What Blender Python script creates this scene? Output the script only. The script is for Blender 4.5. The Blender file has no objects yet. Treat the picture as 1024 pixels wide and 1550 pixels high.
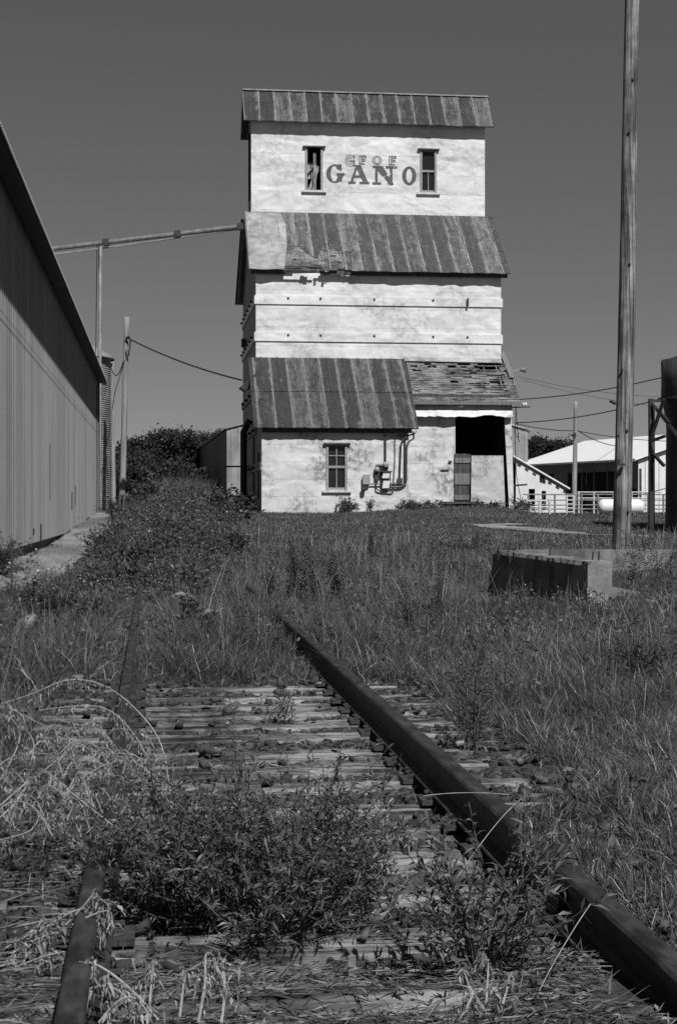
import bpy, bmesh, math, random
import numpy as np
from mathutils import Vector, geometry
rad = math.radians
R = random.Random(7)
G = np.random.default_rng(11)
scene = bpy.context.scene
COL = scene.collection
# ---------------------------------------------------------------- camera model (authoring helpers)
F, CX, HY, CZ = 2400.0, 512.0, 765.0, 1.335
A = math.atan(273.0 / F)
SA, CA = math.sin(A), math.cos(A)
def at(px, py, D):
    X = (px - CX) / F * D
    return (D * SA + X * CA, D * CA - X * SA, CZ + (HY - py) / F * D)
def ray(px, py):
    p = at(px, py, 1.0)
    return Vector((p[0], p[1], p[2] - CZ))
def PV(px, py, v):
    d = ray(px, py); k = v / d.y
    return Vector((d.x * k, v, CZ + d.z * k))
def PZ(px, py, z):
    d = ray(px, py); k = (z - CZ) / d.z
    return Vector((d.x * k, d.y * k, z))
def PP(px, py, o, n):
    d = ray(px, py); c = Vector((0, 0, CZ)); n = Vector(n)
    k = (Vector(o) - c).dot(n) / d.dot(n)
    return c + d * k
# ---------------------------------------------------------------- materials
def newmat(name):
    m = bpy.data.materials.new(name); m.use_nodes = True
    nt = m.node_tree; nt.nodes.clear()
    out = nt.nodes.new('ShaderNodeOutputMaterial'); b = nt.nodes.new('ShaderNodeBsdfPrincipled')
    nt.links.new(b.outputs[0], out.inputs[0])
    return m, nt, b
class N:
    def __init__(s, nt): s.nt = nt
    def link(s, a, i): s.nt.links.new(a, i)
    def put(s, sock, v):
        if isinstance(v, bpy.types.NodeSocket): s.nt.links.new(v, sock)
        else: sock.default_value = v
    def coord(s, scale=(1, 1, 1), kind='Object', loc=(0, 0, 0)):
        t = s.nt.nodes.new('ShaderNodeTexCoord'); m = s.nt.nodes.new('ShaderNodeMapping')
        m.inputs['Scale'].default_value = scale; m.inputs['Location'].default_value = loc
        s.link(t.outputs[kind], m.inputs[0]); return m.outputs[0]
    def noise(s, vec, scale, detail=5, rough=.6, dist=0):
        n = s.nt.nodes.new('ShaderNodeTexNoise'); s.link(vec, n.inputs['Vector'])
        n.inputs['Scale'].default_value = scale; n.inputs['Detail'].default_value = detail
        n.inputs['Roughness'].default_value = rough; n.inputs['Distortion'].default_value = dist
        return n.outputs['Fac']
    def white(s, vec, dim='3D'):
        n = s.nt.nodes.new('ShaderNodeTexWhiteNoise'); n.noise_dimensions = dim
        s.link(vec, n.inputs['Vector' if dim != '1D' else 'W']); return n.outputs['Value']
    def math(s, op, a, b=0.0, c=0.0):
        n = s.nt.nodes.new('ShaderNodeMath'); n.operation = op
        s.put(n.inputs[0], a); s.put(n.inputs[1], b)
        if len(n.inputs) > 2: s.put(n.inputs[2], c)
        return n.outputs[0]
    def smooth(s, x, a, b, lo=0., hi=1.):
        n = s.nt.nodes.new('ShaderNodeMapRange'); n.interpolation_type = 'SMOOTHSTEP'
        s.put(n.inputs[0], x); n.inputs[1].default_value = a; n.inputs[2].default_value = b
        n.inputs[3].default_value = lo; n.inputs[4].default_value = hi; return n.outputs[0]
    def mix(s, f, a, b):
        n = s.nt.nodes.new('ShaderNodeMix'); n.data_type = 'FLOAT'
        s.put(n.inputs[0], f); s.put(n.inputs[2], a); s.put(n.inputs[3], b); return n.outputs[0]
    def sep(s, vec):
        n = s.nt.nodes.new('ShaderNodeSeparateXYZ'); s.link(vec, n.inputs[0]); return n.outputs
    def gray(s, v):
        n = s.nt.nodes.new('ShaderNodeCombineColor')
        for i in range(3): s.put(n.inputs[i], v)
        return n.outputs[0]
    def bump(s, h, strength, dist, bsdf):
        n = s.nt.nodes.new('ShaderNodeBump'); n.inputs['Strength'].default_value = strength
        n.inputs['Distance'].default_value = dist; s.link(h, n.inputs['Height'])
        s.link(n.outputs[0], bsdf.inputs['Normal']); return n
    def attr(s, name):
        n = s.nt.nodes.new('ShaderNodeAttribute'); n.attribute_name = name; return n.outputs['Fac']
def basic(name, lo, hi, scale=3., stretch=(1, 1, 1), rough=.8, spec=.3, bump=0., bscale=None, metal=0., a=.3, b=.7, bd=.02, extra=0.):
    m, nt, bs = newmat(name); n = N(nt)
    v = n.coord(stretch); f = n.noise(v, scale, 7, .65)
    c = n.smooth(f, a, b, lo, hi)
    if extra:
        g = n.noise(n.coord((1, 1, 1)), scale * .22, 4, .6)
        c = n.math('MULTIPLY', c, n.smooth(g, .35, .65, 1 - extra, 1 + extra * .5))
    nt.links.new(n.gray(c), bs.inputs['Base Color'])
    bs.inputs['Roughness'].default_value = rough; bs.inputs['Specular IOR Level'].default_value = spec
    bs.inputs['Metallic'].default_value = metal
    if bump:
        n.bump(n.noise(v, bscale or scale * 3, 6, .7), bump, bd, bs)
    return m
MAT = {}
def leafmat(name, ramp, trans=.25, rough=.55, spec=.3):
    m, nt, bs = newmat(name); n = N(nt)
    f = n.attr('rnd')
    r = nt.nodes.new('ShaderNodeValToRGB'); cr = r.color_ramp
    while len(cr.elements) < len(ramp): cr.elements.new(.5)
    for e, (p, c) in zip(cr.elements, ramp): e.position = p; e.color = (c, c, c, 1)
    nt.links.new(f, r.inputs[0]); nt.links.new(r.outputs[0], bs.inputs['Base Color'])
    bs.inputs['Roughness'].default_value = rough; bs.inputs['Specular IOR Level'].default_value = spec
    t = nt.nodes.new('ShaderNodeBsdfTranslucent'); nt.links.new(r.outputs[0], t.inputs[0])
    mx = nt.nodes.new('ShaderNodeMixShader'); mx.inputs[0].default_value = trans
    nt.links.new(bs.outputs[0], mx.inputs[1]); nt.links.new(t.outputs[0], mx.inputs[2])
    out = [x for x in nt.nodes if x.type == 'OUTPUT_MATERIAL'][0]
    nt.links.new(mx.outputs[0], out.inputs[0]); return m
MAT['grass'] = leafmat('grass', [(0, .05), (.5, .105), (.86, .17), (.95, .28), (1, .45)], .3)
MAT['lawn'] = leafmat('lawn', [(0, .05), (.6, .085), (.93, .125), (1, .25)])
MAT['weed'] = leafmat('weed', [(0, .03), (.55, .065), (.9, .11), (1, .22)], .2)
MAT['fleaf'] = leafmat('fresh_leaf', [(0, .045), (.6, .11), (.92, .18), (1, .34)], .28, .45, .4)
MAT['thicket'] = leafmat('thicket', [(0, .035), (.55, .09), (.88, .16), (.96, .25), (1, .45)], .25)
MAT['dry'] = leafmat('dry', [(0, .10), (.5, .22), (1, .42)], .2, .8, .2)
MAT['straw'] = leafmat('straw', [(0, .045), (.5, .11), (1, .28)], .05, .85, .2)
MAT['tree'] = leafmat('tree_leaf', [(0, .018), (.6, .038), (1, .07)], .15, .6, .2)
MAT['stem'] = basic('stem', .06, .13, 30)
MAT['drystem'] = basic('dry_stem', .18, .34, 30)
MAT['flower'] = basic('flower', .55, .75, 10)
MAT['bark'] = basic('bark', .03, .08, 6, (1, 1, .2), .9, .2, .4)
MAT['ballast'] = leafmat('ballast', [(0, .022), (.5, .055), (.93, .14), (1, .3)], 0., .9, .2)
def ground_mat():
    m, nt, bs = newmat('earth'); n = N(nt)
    v = n.coord(); a = n.noise(v, .6, 6, .6); b = n.noise(v, 14, 6, .7); c = n.noise(v, 90, 3, .7)
    col = n.math('MULTIPLY', n.smooth(a, .3, .7, .045, .075), n.smooth(b, .25, .75, .6, 1.35))
    col = n.math('MULTIPLY', col, n.smooth(c, .3, .75, .65, 1.5))
    nt.links.new(n.gray(col), bs.inputs['Base Color']); bs.inputs['Roughness'].default_value = .95
    bs.inputs['Specular IOR Level'].default_value = .15
    n.bump(n.math('ADD', b, n.math('MULTIPLY', c, .4)), .7, .03, bs); return m
MAT['earth'] = ground_mat()
MAT['dirt'] = basic('pale_dirt', .16, .3, 1.2, rough=.95, spec=.1, bump=.4, bscale=20, extra=.3)
MAT['apron'] = basic('dusty_concrete', .15, .24, .8, rough=.95, spec=.1, bump=.3, bscale=6, bd=.05, extra=.4)
MAT['concrete'] = basic('old_concrete', .09, .23, 2.2, rough=.95, spec=.1, bump=.6, bscale=9, bd=.03, extra=.35)
MAT['concrete_side'] = MAT['concrete']
MAT['pole'] = basic('pole_wood', .07, .34, 8, (3.2, 3.2, .1), .9, .2, .9, 9, a=.38, b=.66, extra=.45)
MAT['pole_grey'] = basic('pole_wood_far', .16, .32, 5, (2, 2, .12), .9, .2, .4, 8)
MAT['tie'] = basic('tie_wood', .04, .28, 16, (.09, 2.0, 2.0), .95, .1, 1.0, 18, a=.36, b=.68, extra=.55)
MAT['rail'] = basic('rail_rust', .012, .055, 16, (1, .35, 1), .65, .35, .6, 55, bd=.006, a=.34, b=.72, extra=.3)
MAT['plate'] = basic('plate_rust', .03, .06, 20, rough=.7, bump=.3)
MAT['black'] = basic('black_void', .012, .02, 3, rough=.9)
MAT['darkwood'] = basic('dark_wood', .04, .10, 6, (1, 1, .15), .9, .2, .4)
MAT['greywood'] = basic('grey_wood', .10, .22, 8, (3, 3, .12), .9, .2, .5, a=.3, b=.7)
MAT['hwood'] = basic('shingle_wood', .055, .27, 6, (.35, 3, 3), .9, .15, .6, 20, a=.25, b=.75, extra=.5)
MAT['trim'] = basic('trim_white', .42, .62, 6, rough=.7, bump=.2)
MAT['sash'] = basic('sash_wood', .2, .34, 12, rough=.8)
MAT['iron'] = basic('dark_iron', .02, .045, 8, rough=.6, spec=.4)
MAT['conduit'] = basic('conduit', .03, .06, 12, rough=.5, spec=.5)
MAT['box'] = basic('grey_box', .22, .36, 8, rough=.5, spec=.4)
MAT['porcelain'] = basic('porcelain', .65, .8, 8, rough=.3, spec=.5)
MAT['galv'] = basic('galvanised', .2, .36, 3, (1, 1, 1), .5, .5, .1, extra=.25)
MAT['whiteroof'] = basic('white_roof', .72, .8, 2, rough=.5)
MAT['whitewall'] = basic('white_metal_wall', .62, .72, 2, rough=.6)
MAT['barn'] = basic('barn_grey', .10, .15, 4, rough=.7)
MAT['tank'] = basic('tank_white', .65, .78, 3, rough=.4, spec=.5)
MAT['bindark'] = basic('bin_rust', .02, .05, 2.5, (1, 1, .4), .7, .3, .2, extra=.4)
MAT['wire'] = basic('wire', .012, .02, 3, rough=.6)
MAT['shedfront'] = basic('shed_tin', .2, .3, 2, (1, 1, .3), .6, .4, .2, extra=.3)
MAT['deck'] = basic('roof_deck', .05, .10, 9, (.3, 3, 3), .9)
def glass():
    m, nt, bs = newmat('old_glass')
    bs.inputs['Base Color'].default_value = (.02, .02, .02, 1); bs.inputs['Roughness'].default_value = .12
    bs.inputs['Specular IOR Level'].default_value = .35; return m
MAT['glass'] = glass()
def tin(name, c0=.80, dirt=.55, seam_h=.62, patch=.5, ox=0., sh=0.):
    """white painted tin sheets, lapped in rows, dented and stained"""
    m, nt, bs = newmat(name); n = N(nt)
    v = n.coord(loc=(ox, 0, 0)); x, y, z = n.sep(v)
    row = n.math('FLOOR', n.math('DIVIDE', z, seam_h)); fz = n.math('FRACT', n.math('DIVIDE', z, seam_h))
    wob = n.math('MULTIPLY', n.noise(v, 3, 2), .03)
    seam = n.smooth(n.math('ADD', fz, wob), .035, .015, 0, 1)
    cmb = nt.nodes.new('ShaderNodeCombineXYZ')
    xs = n.math('DIVIDE', n.math('ADD', n.math('ADD', x, y), n.math('MULTIPLY', row, .83)), 2.4)
    nt.links.new(n.math('FLOOR', xs), cmb.inputs[0]); nt.links.new(row, cmb.inputs[1])
    sheet = n.white(cmb.outputs[0])
    vs = n.smooth(n.math('FRACT', xs), .012, .004, 0, .35)
    seam = n.math('MULTIPLY', n.math('MAXIMUM', seam, vs), n.smooth(n.noise(v, 1.7, 3), .35, .6, .15, 1))
    big = n.noise(v, .55, 6, .62); sm = n.noise(v, 5, 6, .7); st = n.noise(n.coord((3, 3, .5), loc=(3, 1, 5)), 1.1, 6, .7)
    stain = n.math('MULTIPLY', n.smooth(big, .46 - sh, .62 - sh, 0, 1), n.smooth(sm, .42, .58, .12, 1))
    stain = n.math('MAXIMUM', stain, n.smooth(st, .62, .74, 0, .8))
    stain = n.math('MULTIPLY', stain, patch)
    col = n.math('MULTIPLY', c0, n.smooth(sheet, 0, 1, .95, 1.02))
    col = n.math('MULTIPLY', col, n.smooth(sm, .3, .7, .93, 1.03))
    col = n.math('MULTIPLY', col, n.math('SUBTRACT', 1., n.math('MULTIPLY', stain, dirt)))
    col = n.math('MULTIPLY', col, n.math('SUBTRACT', 1., n.math('MULTIPLY', seam, .38)))
    sp = n.smooth(n.noise(v, 16, 2, .5), .735, .76, 1, .45)
    col = n.math('MULTIPLY', col, sp)
    nt.links.new(n.gray(col), bs.inputs['Base Color'])
    bs.inputs['Roughness'].default_value = .5; bs.inputs['Specular IOR Level'].default_value = .35
    h = n.math('ADD', n.math('MULTIPLY', n.noise(n.coord((1, 1, 1.5)), .95, 1.5, .5, .5), 1.0), n.math('ADD', n.math('MULTIPLY', n.noise(v, 3.2, 1, .5), .16), n.math('MULTIPLY', n.noise(n.coord((1, 1, 2.2)), 7, 3, .6, 1.2), .07)))
    h = n.math('SUBTRACT', h, n.math('MULTIPLY', seam, .06))
    n.bump(h, .7, .15, bs); return m
MAT['tin'] = tin('white_tin', .69, .42, .80, .75)
MAT['tinmid'] = tin('white_tin_middle', .69, .42, .75, .8, 4., .02)
MAT['tinlow'] = tin('white_tin_low', .63, .48, .66, 1.3, 9., .05)
MAT['tinsheet'] = tin('grey_tin_sheet', .46, .6, .9, 1.2, 5.)
def shaded_side():
    return tin('shaded_side_tin', .13, .6, .9, .8, 2.)  # tin colour darkened to hold the side's shade as well as its grime
MAT['tinshade'] = shaded_side()
def roofmetal(name, w, x0, lo, hi, seamw=.72, course=None):
    m, nt, bs = newmat(name); n = N(nt)
    v = n.coord(); x, y, z = n.sep(v)
    wob = n.math('MULTIPLY', n.math('SUBTRACT', n.noise(n.coord((1, 1, 2)), 3.5, 4, .7), .5), .3)
    p = n.math('DIVIDE', n.math('SUBTRACT', x, x0), w)
    fr = n.math('FRACT', p); d = n.math('ABSOLUTE', n.math('MULTIPLY', n.math('SUBTRACT', fr, .5), 2.))
    pan = n.white(n.math('FLOOR', p), '1D')
    fine = n.noise(n.coord((1, .5, .5)), 22, 5, .75); mid = n.noise(v, 2.0, 6, .7); blot = n.noise(n.coord((1, 1, 1), loc=(7, 3, 1)), 6, 5, .7)
    seam = n.smooth(n.math('ADD', d, wob), seamw, 1.0, 0, 1)
    mid = n.math('ADD', n.math('MULTIPLY', mid, .5), n.math('MULTIPLY', n.noise(n.coord((1.6, .22, .22), loc=(5, 1, 2)), 4, 5, .7), .5))
    bare = n.smooth(n.math('ADD', mid, n.math('MULTIPLY', n.math('SUBTRACT', pan, .5), .34)), .52, .68, 0, .8)
    bare = n.math('MULTIPLY', bare, n.smooth(blot, .3, .62, .35, 1))
    fz_ = n.smooth(n.math('ADD', n.math('ADD', d, n.math('ADD', n.math('MULTIPLY', n.math('SUBTRACT', mid, .5), 1.5), n.math('MULTIPLY', n.math('SUBTRACT', n.noise(n.coord((1, .8, .8), loc=(9, 2, 6)), 2.4, 6, .72), .5), 2.0))), n.math('MULTIPLY', n.math('SUBTRACT', pan, .5), .75)), .70, 1.1, 0, .55)
    k = n.math('MAXIMUM', n.math('MULTIPLY', seam, .95), n.math('MAXIMUM', fz_, n.math('MULTIPLY', bare, .6)))
    flk = n.smooth(blot, .60, .68, 0, .7)
    k = n.math('MAXIMUM', k, n.math('MULTIPLY', flk, .6))
    c = n.mix(k, lo, hi)
    c = n.math('MULTIPLY', c, n.math('MULTIPLY', n.smooth(fine, .3, .7, .55, 1.4), n.smooth(n.noise(n.coord((1.5, .25, .25), loc=(2, 8, 4)), 5, 5, .7), .3, .7, .7, 1.3)))
    nt.links.new(n.gray(c), bs.inputs['Base Color'])
    bs.inputs['Roughness'].default_value = .7; bs.inputs['Specular IOR Level'].default_value = .3
    n.bump(n.math('ADD', mid, n.math('MULTIPLY', fine, .2)), .35, .05, bs); return m
def lettering(name, ink, thr):
    m, nt, bs = newmat(name); n = N(nt)
    v = n.coord(); a = n.noise(v, 2.6, 6, .7); b = n.noise(v, 14, 4, .7)
    k = n.smooth(n.math('ADD', a, n.math('MULTIPLY', n.math('SUBTRACT', b, .5), .35)), thr, thr + .05, 0, 1)
    c = n.mix(k, n.smooth(b, .3, .7, ink * .8, ink * 1.3), .70)
    nt.links.new(n.gray(c), bs.inputs['Base Color']); bs.inputs['Roughness'].default_value = .65
    n.bump(n.noise(n.coord((1, 1, 1.5)), .95, 1.5, .5, .5), .5, .13, bs); return m
MAT['ink'] = lettering('faded_lettering', .075, .63)
MAT['ink2'] = lettering('faded_outline_lettering', .10, .64)
def ribmat():
    m, nt, bs = newmat('ribbed_steel'); n = N(nt)
    v = n.coord(); x, y, z = n.sep(v)
    fz = n.math('ABSOLUTE', n.math('SUBTRACT', n.math('FRACT', n.math('DIVIDE', z, .62)), .5))
    fy = n.math('ABSOLUTE', n.math('SUBTRACT', n.math('FRACT', n.math('DIVIDE', y, .305)), .5))
    dot = n.math('MULTIPLY', n.smooth(fz, .05, .03), n.smooth(fy, .26, .16))
    dot = n.math('MAXIMUM', dot, n.math('MULTIPLY', n.smooth(n.math('ABSOLUTE', n.math('SUBTRACT', z, 3.57)), .03, .015), .8))
    dot = n.math('MAXIMUM', dot, n.math('MULTIPLY', n.smooth(n.math('ABSOLUTE', n.math('SUBTRACT', z, 3.70)), .02, .01), .6))
    pan = n.white(n.math('FLOOR', n.math('DIVIDE', y, .915)), '1D')
    g = n.noise(n.coord((1, 1, .15)), 2.0, 5, .6); lowd = n.math('ADD', z, n.math('MULTIPLY', n.noise(n.coord((1, 1, .1)), 3, 4), 1.6))
    c = n.math('MULTIPLY', .205, n.smooth(pan, 0, 1, .88, 1.1))
    c = n.math('MULTIPLY', c, n.smooth(g, .3, .7, .88, 1.1))
    c = n.math('MULTIPLY', c, n.math('SUBTRACT', 1., n.math('MULTIPLY', dot, .65)))
    nt.links.new(n.gray(c), bs.inputs['Base Color']); bs.inputs['Roughness'].default_value = .55
    bs.inputs['Specular IOR Level'].default_value = .4
    return m
MAT['rib'] = ribmat()
# ---------------------------------------------------------------- mesh helpers
class MB:
    def __init__(s): s.v = []; s.f = []
    def add(s, vs, fs):
        o = len(s.v); s.v += [tuple(p) for p in vs]; s.f += [tuple(i + o for i in f) for f in fs]; return s
    def box(s, a, b):
        x0, y0, z0 = a; x1, y1, z1 = b
        return s.add([(x0, y0, z0), (x1, y0, z0), (x1, y1, z0), (x0, y1, z0), (x0, y0, z1), (x1, y0, z1), (x1, y1, z1), (x0, y1, z1)],
                     [(0, 3, 2, 1), (4, 5, 6, 7), (0, 1, 5, 4), (1, 2, 6, 5), (2, 3, 7, 6), (3, 0, 4, 7)])
    def hexa(s, q0, q1):
        """two matching quads joined into a solid"""
        return s.add(list(q0) + list(q1), [(0, 3, 2, 1), (4, 5, 6, 7), (0, 1, 5, 4), (1, 2, 6, 5), (2, 3, 7, 6), (3, 0, 4, 7)])
    def beam(s, a, b, w, h, up=(0, 0, 1)):
        a = Vector(a); b = Vector(b); d = (b - a).normalized(); u = Vector(up)
        if abs(d.dot(u)) > .98: u = Vector((0, 1, 0))
        sd = d.cross(u).normalized(); u = sd.cross(d).normalized()
        o = [sd * (-w / 2) + u * (-h / 2), sd * (w / 2) + u * (-h / 2), sd * (w / 2) + u * (h / 2), sd * (-w / 2) + u * (h / 2)]
        return s.hexa([a + k for k in o], [b + k for k in o])
    def tube(s, pts, r, n=6, cap=True):
        pts = [Vector(p) for p in pts]; m = len(pts); rs = r if hasattr(r, '__len__') else [r] * m
        o = len(s.v); pu = None
        for i, p in enumerate(pts):
            d = (pts[min(i + 1, m - 1)] - pts[max(i - 1, 0)])
            if d.length < 1e-9: d = Vector((0, 0, 1))
            d.normalize()
            if pu is None:
                u = d.cross(Vector((0, 0, 1)));
                if u.length < .1: u = d.cross(Vector((0, 1, 0)))
            else:
                u = pu - d * pu.dot(d)
                if u.length < 1e-6: u = d.cross(Vector((.3, .5, .8)))
            u.normalize(); w = d.cross(u); pu = u
            for k in range(n):
                t = 2 * math.pi * k / n
                s.v.append(tuple(p + (u * math.cos(t) + w * math.sin(t)) * rs[i]))
        for i in range(m - 1):
            for k in range(n):
                a = o + i * n + k; b = o + i * n + (k + 1) % n
                s.f.append((a, b, b + n, a + n))
        if cap:
            s.f.append(tuple(o + k for k in reversed(range(n)))); s.f.append(tuple(o + (m - 1) * n + k for k in range(n)))
        return s
    def lathe(s, c, prof, n=24, a0=0, a1=2 * math.pi):
        o = len(s.v)
        for r, z in prof:
            for k in range(n):
                t = a0 + (a1 - a0) * k / n
                s.v.append((c[0] + r * math.cos(t), c[1] + r * math.sin(t), c[2] + z))
        for i in range(len(prof) - 1):
            for k in range(n):
                a = o + i * n + k; b = o + i * n + (k + 1) % n
                s.f.append((a, b, b + n, a + n))
        return s
    def prism(s, loops, off):
        """polygon (with holes) given as 3-D loops, thickened by the vector off"""
        off = Vector(off); loops = [[Vector(p) for p in l] for l in loops]
        tris = geometry.tessellate_polygon(loops); flat = [p for l in loops for p in l]; n = len(flat)
        o = len(s.v); s.v += [tuple(p) for p in flat] + [tuple(p + off) for p in flat]
        for t in tris:
            s.f.append((o + t[0], o + t[1], o + t[2])); s.f.append((o + n + t[2], o + n + t[1], o + n + t[0]))
        b = 0
        for l in loops:
            k = len(l)
            for i in range(k):
                a, c = b + i, b + (i + 1) % k
                s.f.append((o + a, o + c, o + n + c, o + n + a))
            b += k
        return s
    def wall(s, u0, u1, z0, z1, v, th, holes=()):
        """wall facing -v with rectangular holes (u0,u1,z0,z1) and real reveals"""
        xs = sorted({u0, u1, *[h[0] for h in holes], *[h[1] for h in holes]}); zs = sorted({z0, z1, *[h[2] for h in holes], *[h[3] for h in holes]})
        inh = lambda x, z: any(h[0] < x < h[1] and h[2] < z < h[3] for h in holes)
        for i in range(len(xs) - 1):
            for j in range(len(zs) - 1):
                a, b, c, d = xs[i], xs[i + 1], zs[j], zs[j + 1]
                if inh((a + b) / 2, (c + d) / 2): continue
                s.add([(a, v, c), (b, v, c), (b, v, d), (a, v, d)], [(0, 1, 2, 3)])
                s.add([(a, v + th, c), (b, v + th, c), (b, v + th, d), (a, v + th, d)], [(3, 2, 1, 0)])
        for l in [(u0, u1, z0, z1)] + list(holes):
            a, b, c, d = l
            for p, q in (((a, c), (b, c)), ((b, c), (b, d)), ((b, d), (a, d)), ((a, d), (a, c))):
                s.add([(p[0], v, p[1]), (q[0], v, q[1]), (q[0], v + th, q[1]), (p[0], v + th, p[1])], [(0, 1, 2, 3)])
        return s
def mesh_obj(name, verts, faces, mat, parent=None, loc=None, smooth=False):
    me = bpy.data.meshes.new(name)
    o = bpy.data.objects.new(name, me); COL.objects.link(o)
    off = Vector(parent['org']) if parent is not None else Vector(loc or (0, 0, 0))
    me.from_pydata([(p[0] - off[0], p[1] - off[1], p[2] - off[2]) for p in verts], [], faces)
    if mat: me.materials.append(mat)
    bm = bmesh.new(); bm.from_mesh(me); bmesh.ops.recalc_face_normals(bm, faces=bm.faces); bm.to_mesh(me); bm.free()
    if smooth: me.shade_smooth()
    if parent is not None: o.parent = parent; o['org'] = tuple(off)
    else: o.location = off; o['org'] = tuple(off)
    return o
def part(name, mb, mat, parent, smooth=False, label=None):
    o = mesh_obj(name, mb.v, mb.f, MAT[mat] if isinstance(mat, str) else mat, parent, None, smooth)
    if label: o['label'] = label
    return o
def tag(o, label, cat, group=None):
    o['label'] = label; o['category'] = cat
    if group: o['group'] = group
    return o
def root(name, loc, label, cat, group=None):
    o = bpy.data.objects.new(name, None); COL.objects.link(o); o.location = loc; o['org'] = tuple(loc); o.empty_display_size = .2
    return tag(o, label, cat, group)
def solid(name, mb, mat, loc, label, cat, group=None, smooth=False):
    o = mesh_obj(name, mb.v, mb.f, MAT[mat] if isinstance(mat, str) else mat, None, loc, smooth)
    return tag(o, label, cat, group)
def struct(name, mb, mat, smooth=False):
    o = mesh_obj(name, mb.v, mb.f, MAT[mat], None, (0, 0, 0), smooth); o['kind'] = 'structure'; return o
def npmesh(name, V, faces_sizes, idx, rnd, mat, parent=None, loc=(0, 0, 0)):
    """big mesh from numpy arrays; rnd = one float per vertex"""
    off = np.array(parent['org'] if parent is not None else loc, dtype=np.float32)
    me = bpy.data.meshes.new(name); V = np.asarray(V, dtype=np.float32) - off
    me.vertices.add(len(V)); me.vertices.foreach_set('co', V.ravel())
    idx = np.asarray(idx, dtype=np.int32); fs = np.asarray(faces_sizes, dtype=np.int32)
    me.loops.add(len(idx)); me.loops.foreach_set('vertex_index', idx)
    me.polygons.add(len(fs)); st = np.concatenate([[0], np.cumsum(fs)[:-1]]).astype(np.int32)
    me.polygons.foreach_set('loop_start', st); me.polygons.foreach_set('loop_total', fs)
    at_ = me.attributes.new('rnd', 'FLOAT', 'POINT'); at_.data.foreach_set('value', np.asarray(rnd, dtype=np.float32))
    me.update(calc_edges=True); me.validate()
    me.materials.append(MAT[mat]); o = bpy.data.objects.new(name, me); COL.objects.link(o)
    if parent is not None: o.parent = parent
    else: o.location = tuple(off)
    return o
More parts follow.
